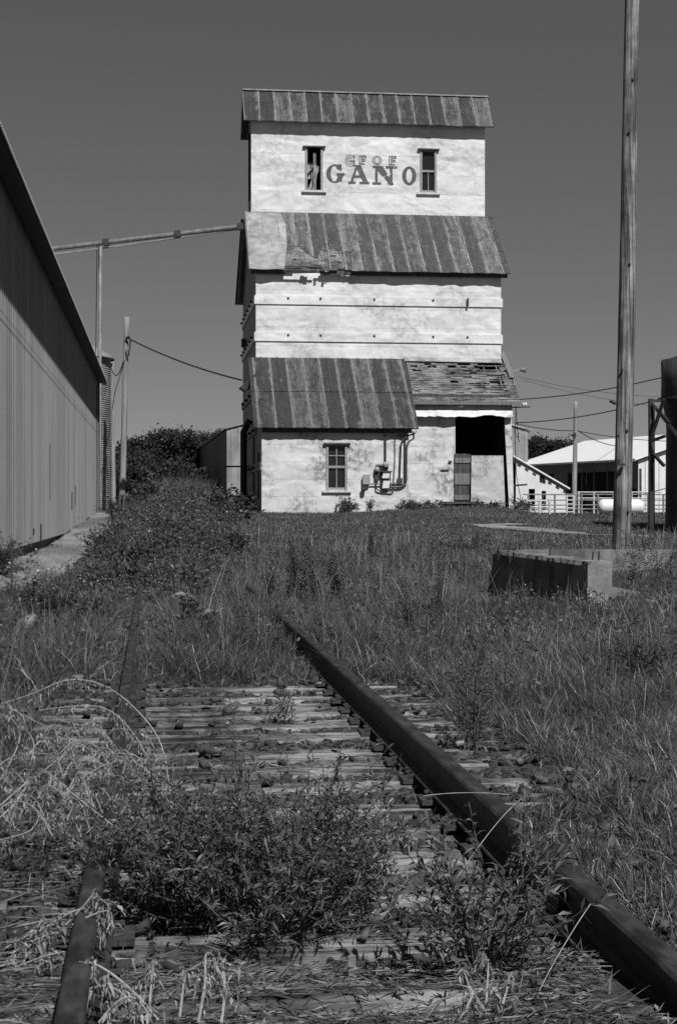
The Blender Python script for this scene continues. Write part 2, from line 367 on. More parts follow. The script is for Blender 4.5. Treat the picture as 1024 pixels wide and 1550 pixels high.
# ---------------------------------------------------------------- blades and leaves (numpy)
class Bits:
    """collects blades, leaves and stones for one big mesh"""
    def __init__(s): s.V = []; s.I = []; s.S = []; s.Rn = []; s.n = 0
    def push(s, V, F, rnd):
        """V (n,k,3), F list of index tuples into k, rnd (n,)"""
        n, k = V.shape[:2]
        if n == 0: return
        base = s.n + np.arange(n)[:, None] * k
        allf = np.concatenate([base + np.array(f)[None, :] for f in F], axis=1)
        s.I.append(allf.ravel()); s.S.append(np.tile([len(f) for f in F], n))
        s.V.append(V.reshape(-1, 3)); s.Rn.append(np.repeat(rnd, k)); s.n += n * k
    def blades(s, p, az, lean, L, W, curl, rnd, seg=3):
        n = len(p); ts = np.array([0, .45, .8, 1.]) if seg == 3 else np.array([0, 1.])
        d = np.stack([np.cos(az), np.sin(az)], 1); sd = np.stack([-d[:, 1], d[:, 0]], 1)
        tw = G.uniform(-1.3, 1.3, n); sd2 = np.stack([sd[:, 0] * np.cos(tw) - sd[:, 1] * np.sin(tw), sd[:, 0] * np.sin(tw) + sd[:, 1] * np.cos(tw)], 1)
        out = []
        for t in ts:
            hz = L * (np.sin(lean) * t + curl * t * t); vt = L * (np.cos(lean) * t - .55 * curl * t ** 3)
            c = np.concatenate([p[:, :2] + d * hz[:, None], (p[:, 2] + vt)[:, None]], 1)
            w = W * (1 - t) ** .6 * .5
            if t < 1:
                q = np.concatenate([sd2 * w[:, None], np.zeros((n, 1))], 1); out += [c - q, c + q]
            else: out.append(c)
        V = np.stack(out, 1)
        s.push(V, [(0, 1, 3, 2), (2, 3, 5, 4), (4, 5, 6)] if seg == 3 else [(0, 1, 2)], rnd)
    def leaves(s, p, d, L, W, rnd, droop=.15, fold=.18):
        """lance leaves with a folded midrib"""
        n = len(p)
        if n == 0: return
        d = d / np.linalg.norm(d, axis=1, keepdims=True)
        rv = G.normal(size=(n, 3)); rv[:, 2] += 1.1
        sd = np.cross(d, rv); sd /= (np.linalg.norm(sd, axis=1, keepdims=True) + 1e-9); up = np.cross(sd, d)
        L = np.broadcast_to(L, n)[:, None]; W = np.broadcast_to(W, n)[:, None]
        mid = p + d * L * .45; tip = p + d * L; tip[:, 2] -= (L * droop)[:, 0]
        V = np.stack([p, mid + sd * W * .5 + up * W * fold, mid - sd * W * .5 + up * W * fold, tip, mid], 1)
        s.push(V, [(0, 4, 1), (4, 3, 1), (0, 2, 4), (4, 2, 3)], rnd)
    def quads(s, p, size, rnd, asp=.55, tilt=None):
        """loose leaf clumps for far crowns"""
        n = len(p); a = G.normal(size=(n, 3)); a /= np.linalg.norm(a, axis=1, keepdims=True)
        b = np.cross(a, G.normal(size=(n, 3))); b /= np.linalg.norm(b, axis=1, keepdims=True)
        s_ = np.broadcast_to(size, n)[:, None]
        V = np.stack([p - a * s_ * .5, p + b * s_ * asp * .5, p + a * s_ * .5, p - b * s_ * asp * .5], 1)
        s.push(V, [(0, 1, 2, 3)], rnd)
    def stones(s, p, r, rnd):
        I = np.array([(-1, -1, -1), (1, -1, -1), (1, 1, -1), (-1, 1, -1), (-1, -1, 1), (1, -1, 1), (1, 1, 1), (-1, 1, 1)]) * .7
        Fc = [(0, 2, 1), (0, 3, 2), (4, 5, 6), (4, 6, 7), (0, 1, 5), (0, 5, 4), (1, 2, 6), (1, 6, 5), (2, 3, 7), (2, 7, 6), (3, 0, 4), (3, 4, 7)]
        n = len(p); V = I[None] + G.uniform(-.3, .3, (n, 8, 3)); V = V[:, :, :]; V = V * G.uniform(.8, 1.15, (n, 8, 1)) * G.uniform(.55, 1.35, (n, 1, 3)) * np.array([1, 1, .7]); tl = G.normal(0, .22, (n, 2)); V = np.stack([V[..., 0], V[..., 1], V[..., 2] + V[..., 0] * tl[:, :1] + V[..., 1] * tl[:, 1:]], -1)
        a = G.uniform(0, 6.28, n); c, q = np.cos(a)[:, None], np.sin(a)[:, None]
        V = np.stack([V[..., 0] * c - V[..., 1] * q, V[..., 0] * q + V[..., 1] * c, V[..., 2]], -1)
        s.push(V * np.asarray(r)[:, None, None] + p[:, None, :], Fc, rnd)
    def build(s, name, mat, parent=None, loc=(0, 0, 0)):
        return npmesh(name, np.concatenate(s.V), np.concatenate(s.S), np.concatenate(s.I), np.concatenate(s.Rn), mat, parent, loc)
# smooth value noise for clumping
_T = G.uniform(size=(256, 256))
def vnoise(x, y, sc, k=0):
    x = np.asarray(x) / sc + 37.3 * k; y = np.asarray(y) / sc + 91.7 * k
    i = np.floor(x).astype(int); j = np.floor(y).astype(int); f = x - i; g = y - j
    f = f * f * (3 - 2 * f); g = g * g * (3 - 2 * g); t = lambda a, b: _T[a % 256, b % 256]
    return (t(i, j) * (1 - f) + t(i + 1, j) * f) * (1 - g) + (t(i, j + 1) * (1 - f) + t(i + 1, j + 1) * f) * g
def sstep(a, b, x):
    t = np.clip((np.asarray(x, dtype=float) - a) / (b - a), 0, 1); return t * t * (3 - 2 * t)
# ---------------------------------------------------------------- terrain
def tz(u, v):
    u = np.asarray(u, dtype=float); v = np.asarray(v, dtype=float)
    z = 1.05 * np.clip((v - 14) / 46, 0, 1) + .06 * np.clip((v - 60) / 40, 0, 1)
    cor = (1 - sstep(1.3, 2.6, np.abs(u - .55))) * (1 - sstep(22, 34, v))
    z = z * (1 - cor)
    z = z * (1 - .13 * sstep(12, 15, u)) + .22 * sstep(6, 12, u) * (1 - sstep(13.4, 14.6, u)) * sstep(50, 60, v) * (1 - sstep(75, 100, v))
    # sunken ground along the shaded side of the old foundation
    q = (u - 5.40) * .131 + (v - 19.5) * .9914; w = (u - 5.40) * .9914 - (v - 19.5) * .131
    z = z - .40 * sstep(-2.6, -.5, w) * (1 - sstep(.1, .35, w)) * sstep(-2.5, -.3, q) * (1 - sstep(6.5, 8.5, q))
    # shoulder and apron towards the long warehouse
    z = z + np.clip(.46 - z, 0, 1) * sstep(-1.2, -2.1, u) * sstep(10, 18, v)
    # weedy mound
    z = z + .62 * np.exp(-((u - .9) / 1.9) ** 2) * np.exp(-((v - 46) / 11) ** 2)
    z = z + .10 * sstep(1.9, 3.2, u) * sstep(2, 6, v) * (1 - sstep(16, 26, v))
    z = z - .07 * (1 - sstep(1.6, 2.4, np.abs(u - .55))) * (1 - sstep(11, 14, v)) * sstep(3.9, 4.8, v)
    z = z - .012 * (1 - sstep(1.6, 2.4, np.abs(u - .55))) * (1 - sstep(3.9, 4.8, v))
    z = z + .095 * sstep(1.40, 1.52, u) * (1 - sstep(2.6, 4, u)) * (1 - sstep(6.3, 7.3, v)) + .085 * sstep(-.30, -.42, u) * (1 - sstep(7.0, 9.5, v)) * (1 - sstep(2, 3, -u)) + .085 * sstep(.75, 1.15, u) * (1 - sstep(1.28, 1.4, u)) * (1 - sstep(4.4, 4.9, v))
    d = np.hypot(u, v)
    z = z + (vnoise(u, v, .9, 1) - .5) * .05 + (vnoise(u, v, .23, 2) - .5) * .022 * (d < 40)
    z = z + (vnoise(u, v, 7, 3) - .5) * .16 * sstep(20, 40, v) * (1 - sstep(52, 60, v)) + (vnoise(u, v, 60, 4) - .5) * 1.2 * sstep(130, 400, d)
    return z
def gz(u, v): return float(tz(u, v))
def grid_axis(lo, hi, c0, c1, fine, grow):
    a = list(np.arange(c0, c1, fine)); x, s = a[0], fine
    while x > lo: s *= grow; x -= s; a.insert(0, x)
    x, s = a[-1], fine
    while x < hi: s *= grow; x += s; a.append(x)
    return np.array(a)
US = grid_axis(-1500, 1500, -3, 5, .09, 1.12); VS = grid_axis(-300, 2500, 2.6, 16, .09, 1.035)
UU, VV = np.meshgrid(US, VS)
ZZ = tz(UU, VV); nu, nv = len(US), len(VS)
ii = (np.arange(nv - 1)[:, None] * nu + np.arange(nu - 1)[None, :]).ravel()
ground = npmesh('ground', np.stack([UU, VV, ZZ], -1).reshape(-1, 3), np.full(len(ii), 4), np.stack([ii, ii + 1, ii + 1 + nu, ii + nu], 1).ravel(), np.zeros(nu * nv), 'earth')
ground.data.shade_smooth(); ground['kind'] = 'structure'
def drape(name, mat, pts_c, widths, lift=.012, n=8, sub=12, rag=.25):
    """a strip laid over the ground along a centre line"""
    mb = MB(); P = [Vector((*p, 0)) for p in pts_c]; L = []
    for i in range(len(P) - 1):
        for k in range(sub): L.append((P[i].lerp(P[i + 1], k / sub), widths[i] + (widths[i + 1] - widths[i]) * k / sub, (P[i + 1] - P[i]).normalized()))
    L.append((P[-1], widths[-1], (P[-1] - P[-2]).normalized()))
    for c, w, d in L:
        s = Vector((d.y, -d.x, 0))
        for k in range(n + 1):
            t = k / n * 2 - 1; q = c + s * (t * w / 2 * (1 + (R.random() - .5) * rag * (abs(t) > .9)))
            mb.v.append((q.x, q.y, gz(q.x, q.y) + lift))
    for i in range(len(L) - 1):
        for k in range(n):
            a = i * (n + 1) + k; mb.f.append((a, a + 1, a + n + 2, a + n + 1))
    return struct(name, mb, mat, True)
# ================================================================ grain elevator
UL, UR, VC, VM, VL, VR_, VK = 3.9, 13.9, 66.8, 63.57, 60.0, 61.6, 73.3
C = CZ
el = root('grain_elevator', (UL, VL, 1.0), 'tall white tin-clad wooden grain elevator with three rusty roofs stacked in tiers', 'grain elevator')
USTEP = 9.52
RX = 3.58 - UL          # roof left edge in the elevator's own x
MAT['roof1'] = roofmetal('rusty_roof_top', .66, RX, .03, .2, .8)
MAT['roof2'] = roofmetal('rusty_roof_middle', .64, RX + .1, .055, .25, .76)
MAT['roof3'] = roofmetal('rusty_roof_low', .66, RX + .2, .032, .16, .78)
# --- cupola
zt = 16.25 + C
def hole(px0, px1, py0, py1, v):
    a = PV(px0, py1, v); b = PV(px1, py0, v); return (a.x, b.x, a.z, b.z)
h1 = hole(462.5, 487.5, 223, 287.5, VC); h2 = hole(636, 659.5, 227, 291, VC)
part('cupola_wall', MB().wall(UL, UR, 12.0 + C, zt, VC, .12, [h1, h2]), 'tin', el)
mb = MB(); VB1 = 68.95
w1 = [(VC + .55, 13.1 + C), (VC + 1.0, 13.1 + C), (VC + 1.0, 15.6 + C), (VC + .55, 15.6 + C)]
side = [(VC + .125, 12.0 + C), (VB1, 12.0 + C), (VB1, 16.1 + C), (67.7, 17.45 + C), (VC + .125, 16.5 + C)]
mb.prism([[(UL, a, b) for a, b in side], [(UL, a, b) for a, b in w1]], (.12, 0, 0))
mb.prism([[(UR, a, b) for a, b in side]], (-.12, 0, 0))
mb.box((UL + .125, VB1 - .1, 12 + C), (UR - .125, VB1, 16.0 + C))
part('cupola_side_wall', mb, 'tinshade', el)
cf = MB()
for o_ in (0, 1): cf.beam((UL - .03, VC + .55 + .45 * o_, 13.0 + C), (UL - .03, VC + .55 + .45 * o_, 15.7 + C), .07, .06, (1, 0, 0))
cf.beam((UL - .05, VC + .45, 15.75 + C), (UL - .05, VC + 1.1, 15.75 + C), .12, .1)
part('side_window_frame', cf, 'iron', el)
mb = MB().box((UL + .13, VC + .13, 12.3 + C), (UR - .13, VB1 - .11, 12.4 + C)); part('cupola_floor', mb, 'darkwood', el)
def window(h, v, cols, rows, lab, broken=False):
    u0, u1, z0, z1 = h
    fr = MB(); e = .07
    fr.box((u0 - .02, v - .035, z0), (u0 + e, v + .08, z1)); fr.box((u1 - e, v - .035, z0), (u1 + .02, v + .08, z1))
    w = part('window', fr, 'sash', el, label=lab)
    hd = MB().box((u0 - .13, v - .12, z1 - .02), (u1 + .13, v + .05, z1 + .035)); part('head_casing', hd, 'darkwood', w)
    sl = MB().box((u0 - .17, v - .10, z0 - .10), (u1 + .17, v + .09, z0 - .012)); part('sill', sl, 'trim', w)
    zm = (z0 + z1) / 2
    if not broken:
        m = MB(); m.box((u0 + e + .003, v + .0, zm - .045), (u1 - e - .003, v + .06, zm + .045))
        m.box((u0 + e + .003, v + .02, z0 + .003), (u1 - e - .003, v + .07, z0 + .09))
        mu = MB().box((u0 + e + .003, v + .02, z1 - .08), (u1 - e - .003, v + .07, z1 - .003))
        for k in range(1, cols):
            x = u0 + (u1 - u0) * k / cols
            m.box((x - .016, v + .024, z0 + .093), (x + .016, v + .064, zm - .048))
            if rows: mu.box((x - .016, v + .024, zm + .048), (x + .016, v + .064, z1 - .083))
        if rows:
            zz = (zm + z1) / 2 - .01
            for k in range(cols):
                xa, xb = u0 + (u1 - u0) * k / cols, u0 + (u1 - u0) * (k + 1) / cols
                mu.box((max(xa + .02, u0 + e + .004), v + .026, zz - .016), (min(xb - .02, u1 - e - .004), v + .062, zz + .016))
        part('lower_sash', m, 'sash', w); part('upper_sash', mu, 'sash', w)
        g = MB().box((u0 + e, v + .07 + .003, z0 + .004), (u1 - e, v + .078, z1 - .004)); part('pane', g, 'glass', w)
    return w
w = window(h1, VC, 2, 0, 'empty dark upper window with broken sash pieces', True)
u0, u1, z0, z1 = h1; e = .07
part('sash_splinter', MB().beam((u0 + .52 * (u1 - u0), VC + .06, z0 + .01), (u0 + .50 * (u1 - u0), VC + .06, z1 - .25), .05, .04, (1, 0, 0)), 'sash', w)
part('sash_splinter', MB().beam((u0 + .62 * (u1 - u0), VC + .10, z0 + .01), (u0 + .60 * (u1 - u0), VC + .10, z1 - .2), .035, .03, (1, 0, 0)), 'sash', w)
part('sash_splinter', MB().beam((u0 + e, VC + .3, z0 + .75), (u1 - .3, VC + .3, z0 + 1.1), .1, .03, (1, 0, 0)), 'sash', w)
part('sash_splinter', MB().beam((u0 + .12, VC + .2, z0 - .05), (u1 - .12, VC + .22, z0 + 1.05), .12, .03, (0, 1, 0)), 'sash', w)
part('sash_splinter', MB().beam((u0 + .3, VC + .14, z0 + .02), (u1 - .25, VC + .14, z0 + .6), .07, .03, (0, 1, 0)), 'sash', w)
m = MB().box((u0 + e, VC + .4, z0 + .55), (u0 + .5, VC + .41, z0 + 1.25)); part('pane', m, 'galv', w)
window(h2, VC, 2, 0, 'upper sash window with dark panes')
# --- middle tier
mb = MB().wall(UL, UR, 5.87 + C, 9.62 + C, VM, .12); part('tower_wall', mb, 'tinmid', el)
mb = MB()
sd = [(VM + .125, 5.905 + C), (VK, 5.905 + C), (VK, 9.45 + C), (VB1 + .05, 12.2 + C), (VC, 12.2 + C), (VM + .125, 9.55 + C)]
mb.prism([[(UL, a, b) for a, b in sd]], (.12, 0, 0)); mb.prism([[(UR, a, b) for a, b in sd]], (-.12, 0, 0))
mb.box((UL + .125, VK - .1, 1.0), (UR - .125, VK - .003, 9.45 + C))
part('tower_side_wall', mb, 'tinshade', el)
for py0, py1 in ((447, 460), (502.5, 516)):
    a, b = PV(387, py1, VM), PV(387, py0, VM)
    t = MB(); t.box((UL - .06, VM - .05, a.z), (UR + .06, VM - .003, b.z)); t.box((UL - .06, VM + 0, a.z), (UL - .003, VK, b.z))
    band = part('band_board', t, 'tinmid', el)
    bz = (a.z + b.z) / 2 + .07
    for px in (436, 485, 566, 655, 707):
        p = PV(px, 457, VM - .05); x = p.x
        bo = MB().lathe((0, 0, 0), [(0, 0), (.05, .0), (.05, .01), (.025, .015), (.025, .045), (0, .045)], 10)
        mb = MB().add([(x + q[0], VM - .052 - q[2], bz + q[1]) for q in bo.v], bo.f)
        if px == 707 and py0 < 460: mb.box((x - .035, VM - .16, bz - .22), (x + .035, VM - .08, bz + .1))
        part('anchor_bolt', mb, 'conduit', band)
    for k in range(6):
        y = VM + 1.2 + k * 1.55
        part('anchor_bolt', MB().tube([(UL - .062, y, bz), (UL - .16, y, bz)], .05, 8), 'iron', band)
# --- base, left bay
WB = .75
hw = hole(494, 524.5, 672, 741.5, VL)
part('base_wall', MB().wall(UL, USTEP, WB, 3.06 + C, VL, .12, [hw]), 'tinlow', el)
window(hw, VL, 2, 1, 'ground floor sash window with dark panes')
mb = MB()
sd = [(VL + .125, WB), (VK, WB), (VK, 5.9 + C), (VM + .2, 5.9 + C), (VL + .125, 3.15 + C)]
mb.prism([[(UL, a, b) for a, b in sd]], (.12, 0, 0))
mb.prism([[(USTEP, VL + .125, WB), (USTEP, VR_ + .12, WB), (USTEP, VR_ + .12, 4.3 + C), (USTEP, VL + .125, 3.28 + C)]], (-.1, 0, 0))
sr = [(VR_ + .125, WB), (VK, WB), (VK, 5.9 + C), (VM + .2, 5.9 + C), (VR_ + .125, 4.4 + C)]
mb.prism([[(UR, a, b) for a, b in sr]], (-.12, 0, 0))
part('base_side_wall', mb, 'tinshade', el)
for z in (4.55, 3.0, 1.5):
    t = MB(); t.box((UL - .06, VL + (.0 if z < 2.9 else 3.0), z + C - .16), (UL - .003, VK, z + C + .16)); band = part('band_board', t, 'tinshade', el)
    for k in range(4):
        y = VL + 3.4 + k * 2.6
        for q in (0, .35):
            part('anchor_bolt', MB().tube([(UL - .062, y + q, z + C), (UL - .17, y + q, z + C)], .05, 8), 'iron', band)
# side wall details: dust spout, boxes, narrow dark windows
mb = MB(); p = at(373, 745, 66.5)
mb.tube([(UL - .35, 66.2, 1.2), (UL - .35, 66.2, 4.4), (UL - .1, 66.2, 4.9)], .14, 10); part('dust_spout', mb, 'iron', el)
mb = MB(); mb.hexa([(UL - .95, 65.6, .8), (UL - .02, 65.6, .8), (UL - .02, 66.8, .8), (UL - .95, 66.8, .8)], [(UL - 1.0, 65.5, 1.75), (UL - .02, 65.5, 1.75), (UL - .02, 66.9, 1.75), (UL - 1.0, 66.9, 1.75)])
part('spout_hopper', mb, 'iron', el)
part('brace_arm', MB().beam((UL - .02, 68, 3.0), (UL - 1.05, 68, 3.0), .07, .07), 'iron', el)
for y0, y1, z0, z1 in ((61.4, 62.1, 1.6, 3.4), (64.3, 65.0, 1.9, 4.1)):
    part('side_door', MB().box((UL - .03, y0, z0), (UL - .004, y1, z1)), 'darkwood', el)
for y0, z0 in ((62.6, 5.0), (66, 6.2), (70.5, 8.4)):
    part('junction_box', MB().box((UL - .2, y0, z0), (UL - .004, y0 + .5, z0 + .35)), 'iron', el)
hd = MB(); hd.hexa([(UL - .7, 62.4, 5.98), (UL - .02, 62.4, 6.6), (UL - .02, 63.3, 6.6), (UL - .7, 63.3, 5.98)], [(UL - .5, 62.4, 5.85), (UL - .02, 62.4, 6.25), (UL - .02, 63.3, 6.25), (UL - .5, 63.3, 5.85)])
part('service_hood', hd, 'iron', el)
# --- base, drive-through bay on the right
ho = hole(688.5, 769.5, 632, 764, VR_)
ho = (ho[0], ho[1], WB + .2, 4.15 + C)
part('bay_wall', MB().wall(USTEP + .005, UR, WB, 4.15 + C, VR_, .1, [ho]), 'tinlow', el)
# tin header bent outwards along its lower edge
mb = MB(); n = 26; x0, x1 = USTEP + .05, UR - .02
zh0, zh1 = PV(700, 631, VR_ - .15).z, PV(700, 609.5, VR_ - .15).z
top = []; bot = []
for i in range(n + 1):
    x = x0 + (x1 - x0) * i / n
    top.append((x, VR_ - .1, zh1)); bot.append((x, VR_ - .30 - .04 * R.random(), zh0 + (R.random() - .5) * .05 + .08 * math.exp(-((i - 20) / 2) ** 2)))
for i in range(n):
    mb.hexa([bot[i], bot[i + 1], top[i + 1], top[i]], [tuple(Vector(q) + Vector((0, .03, 0))) for q in (bot[i], bot[i + 1], top[i + 1], top[i])])
part('header_tin', mb, 'tinlow', el)
mb = MB().box((x0, VR_ - .12, zh1 + .01), (UR - .05, VR_ - .002, zh1 + .33)); part('fascia', mb, 'darkwood', el)
# corner post, swelling out to the right at the foot
pb = [PV(762.8, 633, VR_ - .1), PV(763.8, 655, VR_ - .1), PV(769.2, 757, VR_ - .1), PV(769.8, 757, VR_ - .1), PV(777.5, 757, VR_ - .1), PV(777, 757, VR_ - .1), PV(772.5, 611, VR_ - .1)]
pb[3].z -= .5; pb[4].z -= .5; pb[0].z = zh0 + .1
mb = MB().prism([[tuple(q) for q in pb]], (0, .09, 0))
part('corner_board', mb, 'tinlow', el)
# pale sheet standing in the lower half of the opening, plank door beside it
q = [PV(713, 689.5, VR_ - .16), PV(761, 689.5, VR_ - .16), PV(764.5, 765, VR_ - .3), PV(712, 765, VR_ - .3)]
q[2].z -= .35; q[3].z -= .35
part('tin_sheet', MB().prism([q], (0, .03, 0)), 'tinsheet', el, label='pale tin sheet closing the lower half of the bay opening')
u0, u1 = PV(686.5, 700, VR_).x, PV(711.5, 700, VR_).x; za, zb = PV(700, 758, VR_).z, PV(700, 686.5, VR_).z
dm = MB()
for k in range(4):
    dm.box((u0 + (u1 - u0) * k / 4 + .006, VR_ - .05, za), (u0 + (u1 - u0) * (k + 1) / 4 - .006, VR_ - .01, zb - R.random() * .03))
dr = part('plank_door', dm, 'darkwood', el, label='grey plank half door with three pale battens')
for py in (697, 725, 753):
    z = PV(700, py, VR_).z; part('batten', MB().box((u0 + .01, VR_ - .085, z - (.22 if py == 725 else .1)), (u1 - .01, VR_ - .053, z + (.22 if py == 725 else .1))), 'greywood', dr)
part('threshold', MB().box((u0 - .5, VR_ - .35, za - .12), (u1 + .3, VR_ - .02, za - .03)), 'darkwood', el)
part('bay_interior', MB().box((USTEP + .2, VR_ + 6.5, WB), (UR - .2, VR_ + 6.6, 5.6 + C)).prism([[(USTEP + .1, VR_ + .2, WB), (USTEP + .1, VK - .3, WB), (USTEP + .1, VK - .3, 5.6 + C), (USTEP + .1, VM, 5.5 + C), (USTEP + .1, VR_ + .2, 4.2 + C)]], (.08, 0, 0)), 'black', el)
p = PV(678, 700, VR_)
part('door_latch', MB().box((p.x, VR_ - .07, p.z), (p.x + .12, VR_ - .002, p.z + .07)), 'iron', el); part('door_hook', MB().box((p.x - .3, VR_ - .05, p.z - .32), (p.x + .02, VR_ - .002, p.z - .28)), 'iron', el)
# --- roofs
def slope(o, t0, e0): pass
def roof_sheet(name, mat, e0, e1, t0, t1, th=.04, hole_pts=None, rag=0., joint=None):
    """e0,e1 eave ends, t0,t1 ridge ends; optional notch polygon inserted along the eave"""
    e0, e1, t0, t1 = map(Vector, (e0, e1, t0, t1)); nrm = (e1 - e0).cross(t0 - e0).normalized()
    if nrm.z < 0: nrm = -nrm
    loop = [e0]
    n = 40
    if hole_pts: loop += hole_pts
    xs = [e0.x + (e1.x - e0.x) * k / n for k in range(1, n)]
    for x in xs:
        if hole_pts and x <= hole_pts[-1].x: continue
        k = (x - e0.x) / (e1.x - e0.x); p = e0.lerp(e1, k); p += (e0 - t0).normalized() * (R.random() * rag); loop.append(p)
    loop += [e1, t1, t0]
    return part(name, MB().prism([loop], -nrm * th), mat, el), nrm
def seams(roof, mat, e0, e1, t0, t1, x0, w, nrm, lo=0., hi=1., skip=None):
    e0, e1, t0, t1 = map(Vector, (e0, e1, t0, t1)); mb = MB(); x = x0
    while x < min(e1.x, t1.x) - .05:
        if x > e0.x + .05 and not (skip and skip[0] < x < skip[1]):
            k = (x - e0.x) / (e1.x - e0.x); a = e0.lerp(e1, k); b = t0.lerp(t1, k); b.x = a.x
            a, b = a.lerp(b, lo), a.lerp(b, hi)
            mb.beam(a + nrm * .012, b + nrm * .012, .045, .035, nrm)
        x += w
    return part('seam', mb, mat, roof)
ULr, URr = 3.58, 14.22
# top roof
e0, e1, t0, t1 = (ULr, 66.42, 16.15 + C), (URr, 66.42, 16.15 + C), (ULr, 67.68, 17.72 + C), (URr, 67.68, 17.72 + C)
r, nr = roof_sheet('top_roof', 'roof1', e0, e1, t0, t1, .05, None, .03); seams(r, 'roof1', e0, e1, t0, t1, ULr + .66, .66, nr)
e0, e1 = (ULr, 69.35, 16.0 + C), (URr, 69.35, 16.0 + C)
roof_sheet('top_roof_rear', 'roof1', e0, e1, (ULr, 67.72, 17.70 + C), (URr, 67.72, 17.70 + C), .05)
part('ridge_cap', MB().beam((ULr, 67.7, 17.74 + C), (URr, 67.7, 17.74 + C), .22, .05), 'galv', el)
# middle roof with its missing corner of tin
e0, e1, t0, t1 = Vector((ULr, 63.2, 9.43 + C)), Vector((URr, 63.2, 9.43 + C)), Vector((ULr, VC - .02, 12.38 + C)), Vector((URr, VC - .02, 12.38 + C))
n2 = (e1 - e0).cross(t0 - e0).normalized()
fx = lambda cx, cy: PP(420 + cx / 7.31, 340 + cy / 7.31, e0, n2)
ck = lambda x: e0.lerp(e1, (x - e0.x) / (e1.x - e0.x))
pts = [fx(*q) for q in ((80, 520), (85, 240), (160, 236), (240, 232), (275, 268), (310, 295), (370, 340), (440, 375), (452, 340), (465, 300), (490, 280), (492, 240), (500, 212), (560, 208), (615, 210), (622, 250), (640, 280), (700, 290), (815, 298), (812, 400), (820, 520))]
pts[0] = ck(pts[0].x); pts[-1] = ck(pts[-1].x)
r, nr = roof_sheet('middle_roof', 'roof2', e0, e1, t0, t1, .03, pts, .05)
seams(r, 'roof2', e0, e1, t0, t1, ULr + .1 + .64 * 5, .64, nr); seams(r, 'roof2', e0, e1, t0, t1, ULr + .1, .64, nr, .52, 1., (0, 4.2))
part('roof_patch', MB().prism([[PP(372, 321.5, e0, n2) + nr * .02, PP(377.5, 407, e0, n2) + nr * .02, PP(400, 408.5, e0, n2) + nr * .02, PP(430, 407, e0, n2) + nr * .02, PP(434, 372, e0, n2) + nr * .02, PP(432, 340, e0, n2) + nr * .02, PP(424, 322.5, e0, n2) + nr * .02]], nr * -.012), 'galv', r, label='smooth pale sheet at the left end of the middle roof')
dn = nr * .05
ul = MB().prism([[fx(40, 465) - dn, fx(850, 470) - dn, fx(850, 200) - dn, fx(40, 200) - dn]], nr * -.03)
part('roof_deck', ul, 'deck', el)
sh = MB(); sx = (fx(815, 300) - fx(85, 300)); ud = Vector((1, 0, 0)); up = (t0 - e0).normalized()
base = ck(fx(80, 520).x) - nr * .02; ro = 0; width = fx(820, 520).x - fx(80, 520).x
s_ = .30
while s_ < 2.0:
    x = -.02
    while x < width:
        wd = R.uniform(.12, .22)
        if R.random() > (.30 if s_ < .6 else .05):
            a = base + ud * x + up * s_ + nr * R.uniform(-.012, .008); L = up * .2; wv = ud * min(wd - .014, width - x)
            sh.hexa([a, a + wv, a + wv + L, a + L], [k - nr * .014 for k in (a, a + wv, a + wv + L, a + L)])
        x += wd
    s_ += .185
part('shingles', sh, 'hwood', el)
la = MB()
for s_ in (.02, .14, .26, .42):
    x = -.1
    while x < width:
        L = R.uniform(.5, 1.5)
        if R.random() > .2:
            a = base + ud * x + up * (s_ + R.uniform(-.03, .02)) + nr * .004; wv = ud * min(L - .03, width - x) + up * R.uniform(-.02, .02); hv = up * .075
            la.hexa([a, a + wv, a + wv + hv, a + hv], [k - nr * .012 for k in (a, a + wv, a + wv + hv, a + hv)])
        x += L
for k in range(5):
    a = base + ud * R.uniform(.2, width - .3) - up * R.uniform(.0, .12); wd = R.uniform(.05, .16); la.hexa([a, a + ud * wd, a + ud * wd + up * .2, a + up * .2], [q - nr * .012 for q in (a, a + ud * wd, a + ud * wd + up * .2, a + up * .2)])
part('lath', la, 'hwood', el)
part('eave_fascia', MB().box((ULr + .1, 63.36, 9.26 + C), (PV(431, 410, 63.4).x, 63.42, 9.44 + C)).box((PV(484, 410, 63.4).x, 63.36, 9.26 + C), (URr - .1, 63.42, 9.44 + C)), 'darkwood', el)
roof_sheet('middle_roof_rear', 'roof2', (ULr - .03, 73.65, 9.35 + C), (URr, 73.65, 9.35 + C), (ULr, VB1 + .02, 12.45 + C), (URr, VB1 + .02, 12.45 + C), .06)
# low roof: tin on the left, bare shingles on the right
sl = (5.9 - 2.91) / (VM - 59.65)
e0, e1, t0, t1 = (ULr, 59.65, 2.95 + C), (9.86, 59.65, 2.95 + C), (ULr, VM - .01, 5.94 + C), (9.98, VM - .01, 5.94 + C)
r, nr = roof_sheet('low_roof', 'roof3', e0, e1, t0, t1, .05, None, .035)
seams(r, 'roof3', e0, e1, t0, t1, ULr + .2, .66, nr, .02, .49); seams(r, 'roof3', e0, e1, t0, t1, ULr + .5, .66, nr, .51, 1.)
mid0, mid1 = Vector(e0).lerp(Vector(t0), .5), Vector(e1).lerp(Vector(t1), .5)
part('lap_joint', MB().beam(mid0 + nr * .01, mid1 + nr * .01, .06, .03, nr), 'roof3', r)
part('eave_fascia', MB().box((UL, 59.82, 2.76 + C), (USTEP + .1, 59.9, 3.02 + C)), 'darkwood', el)
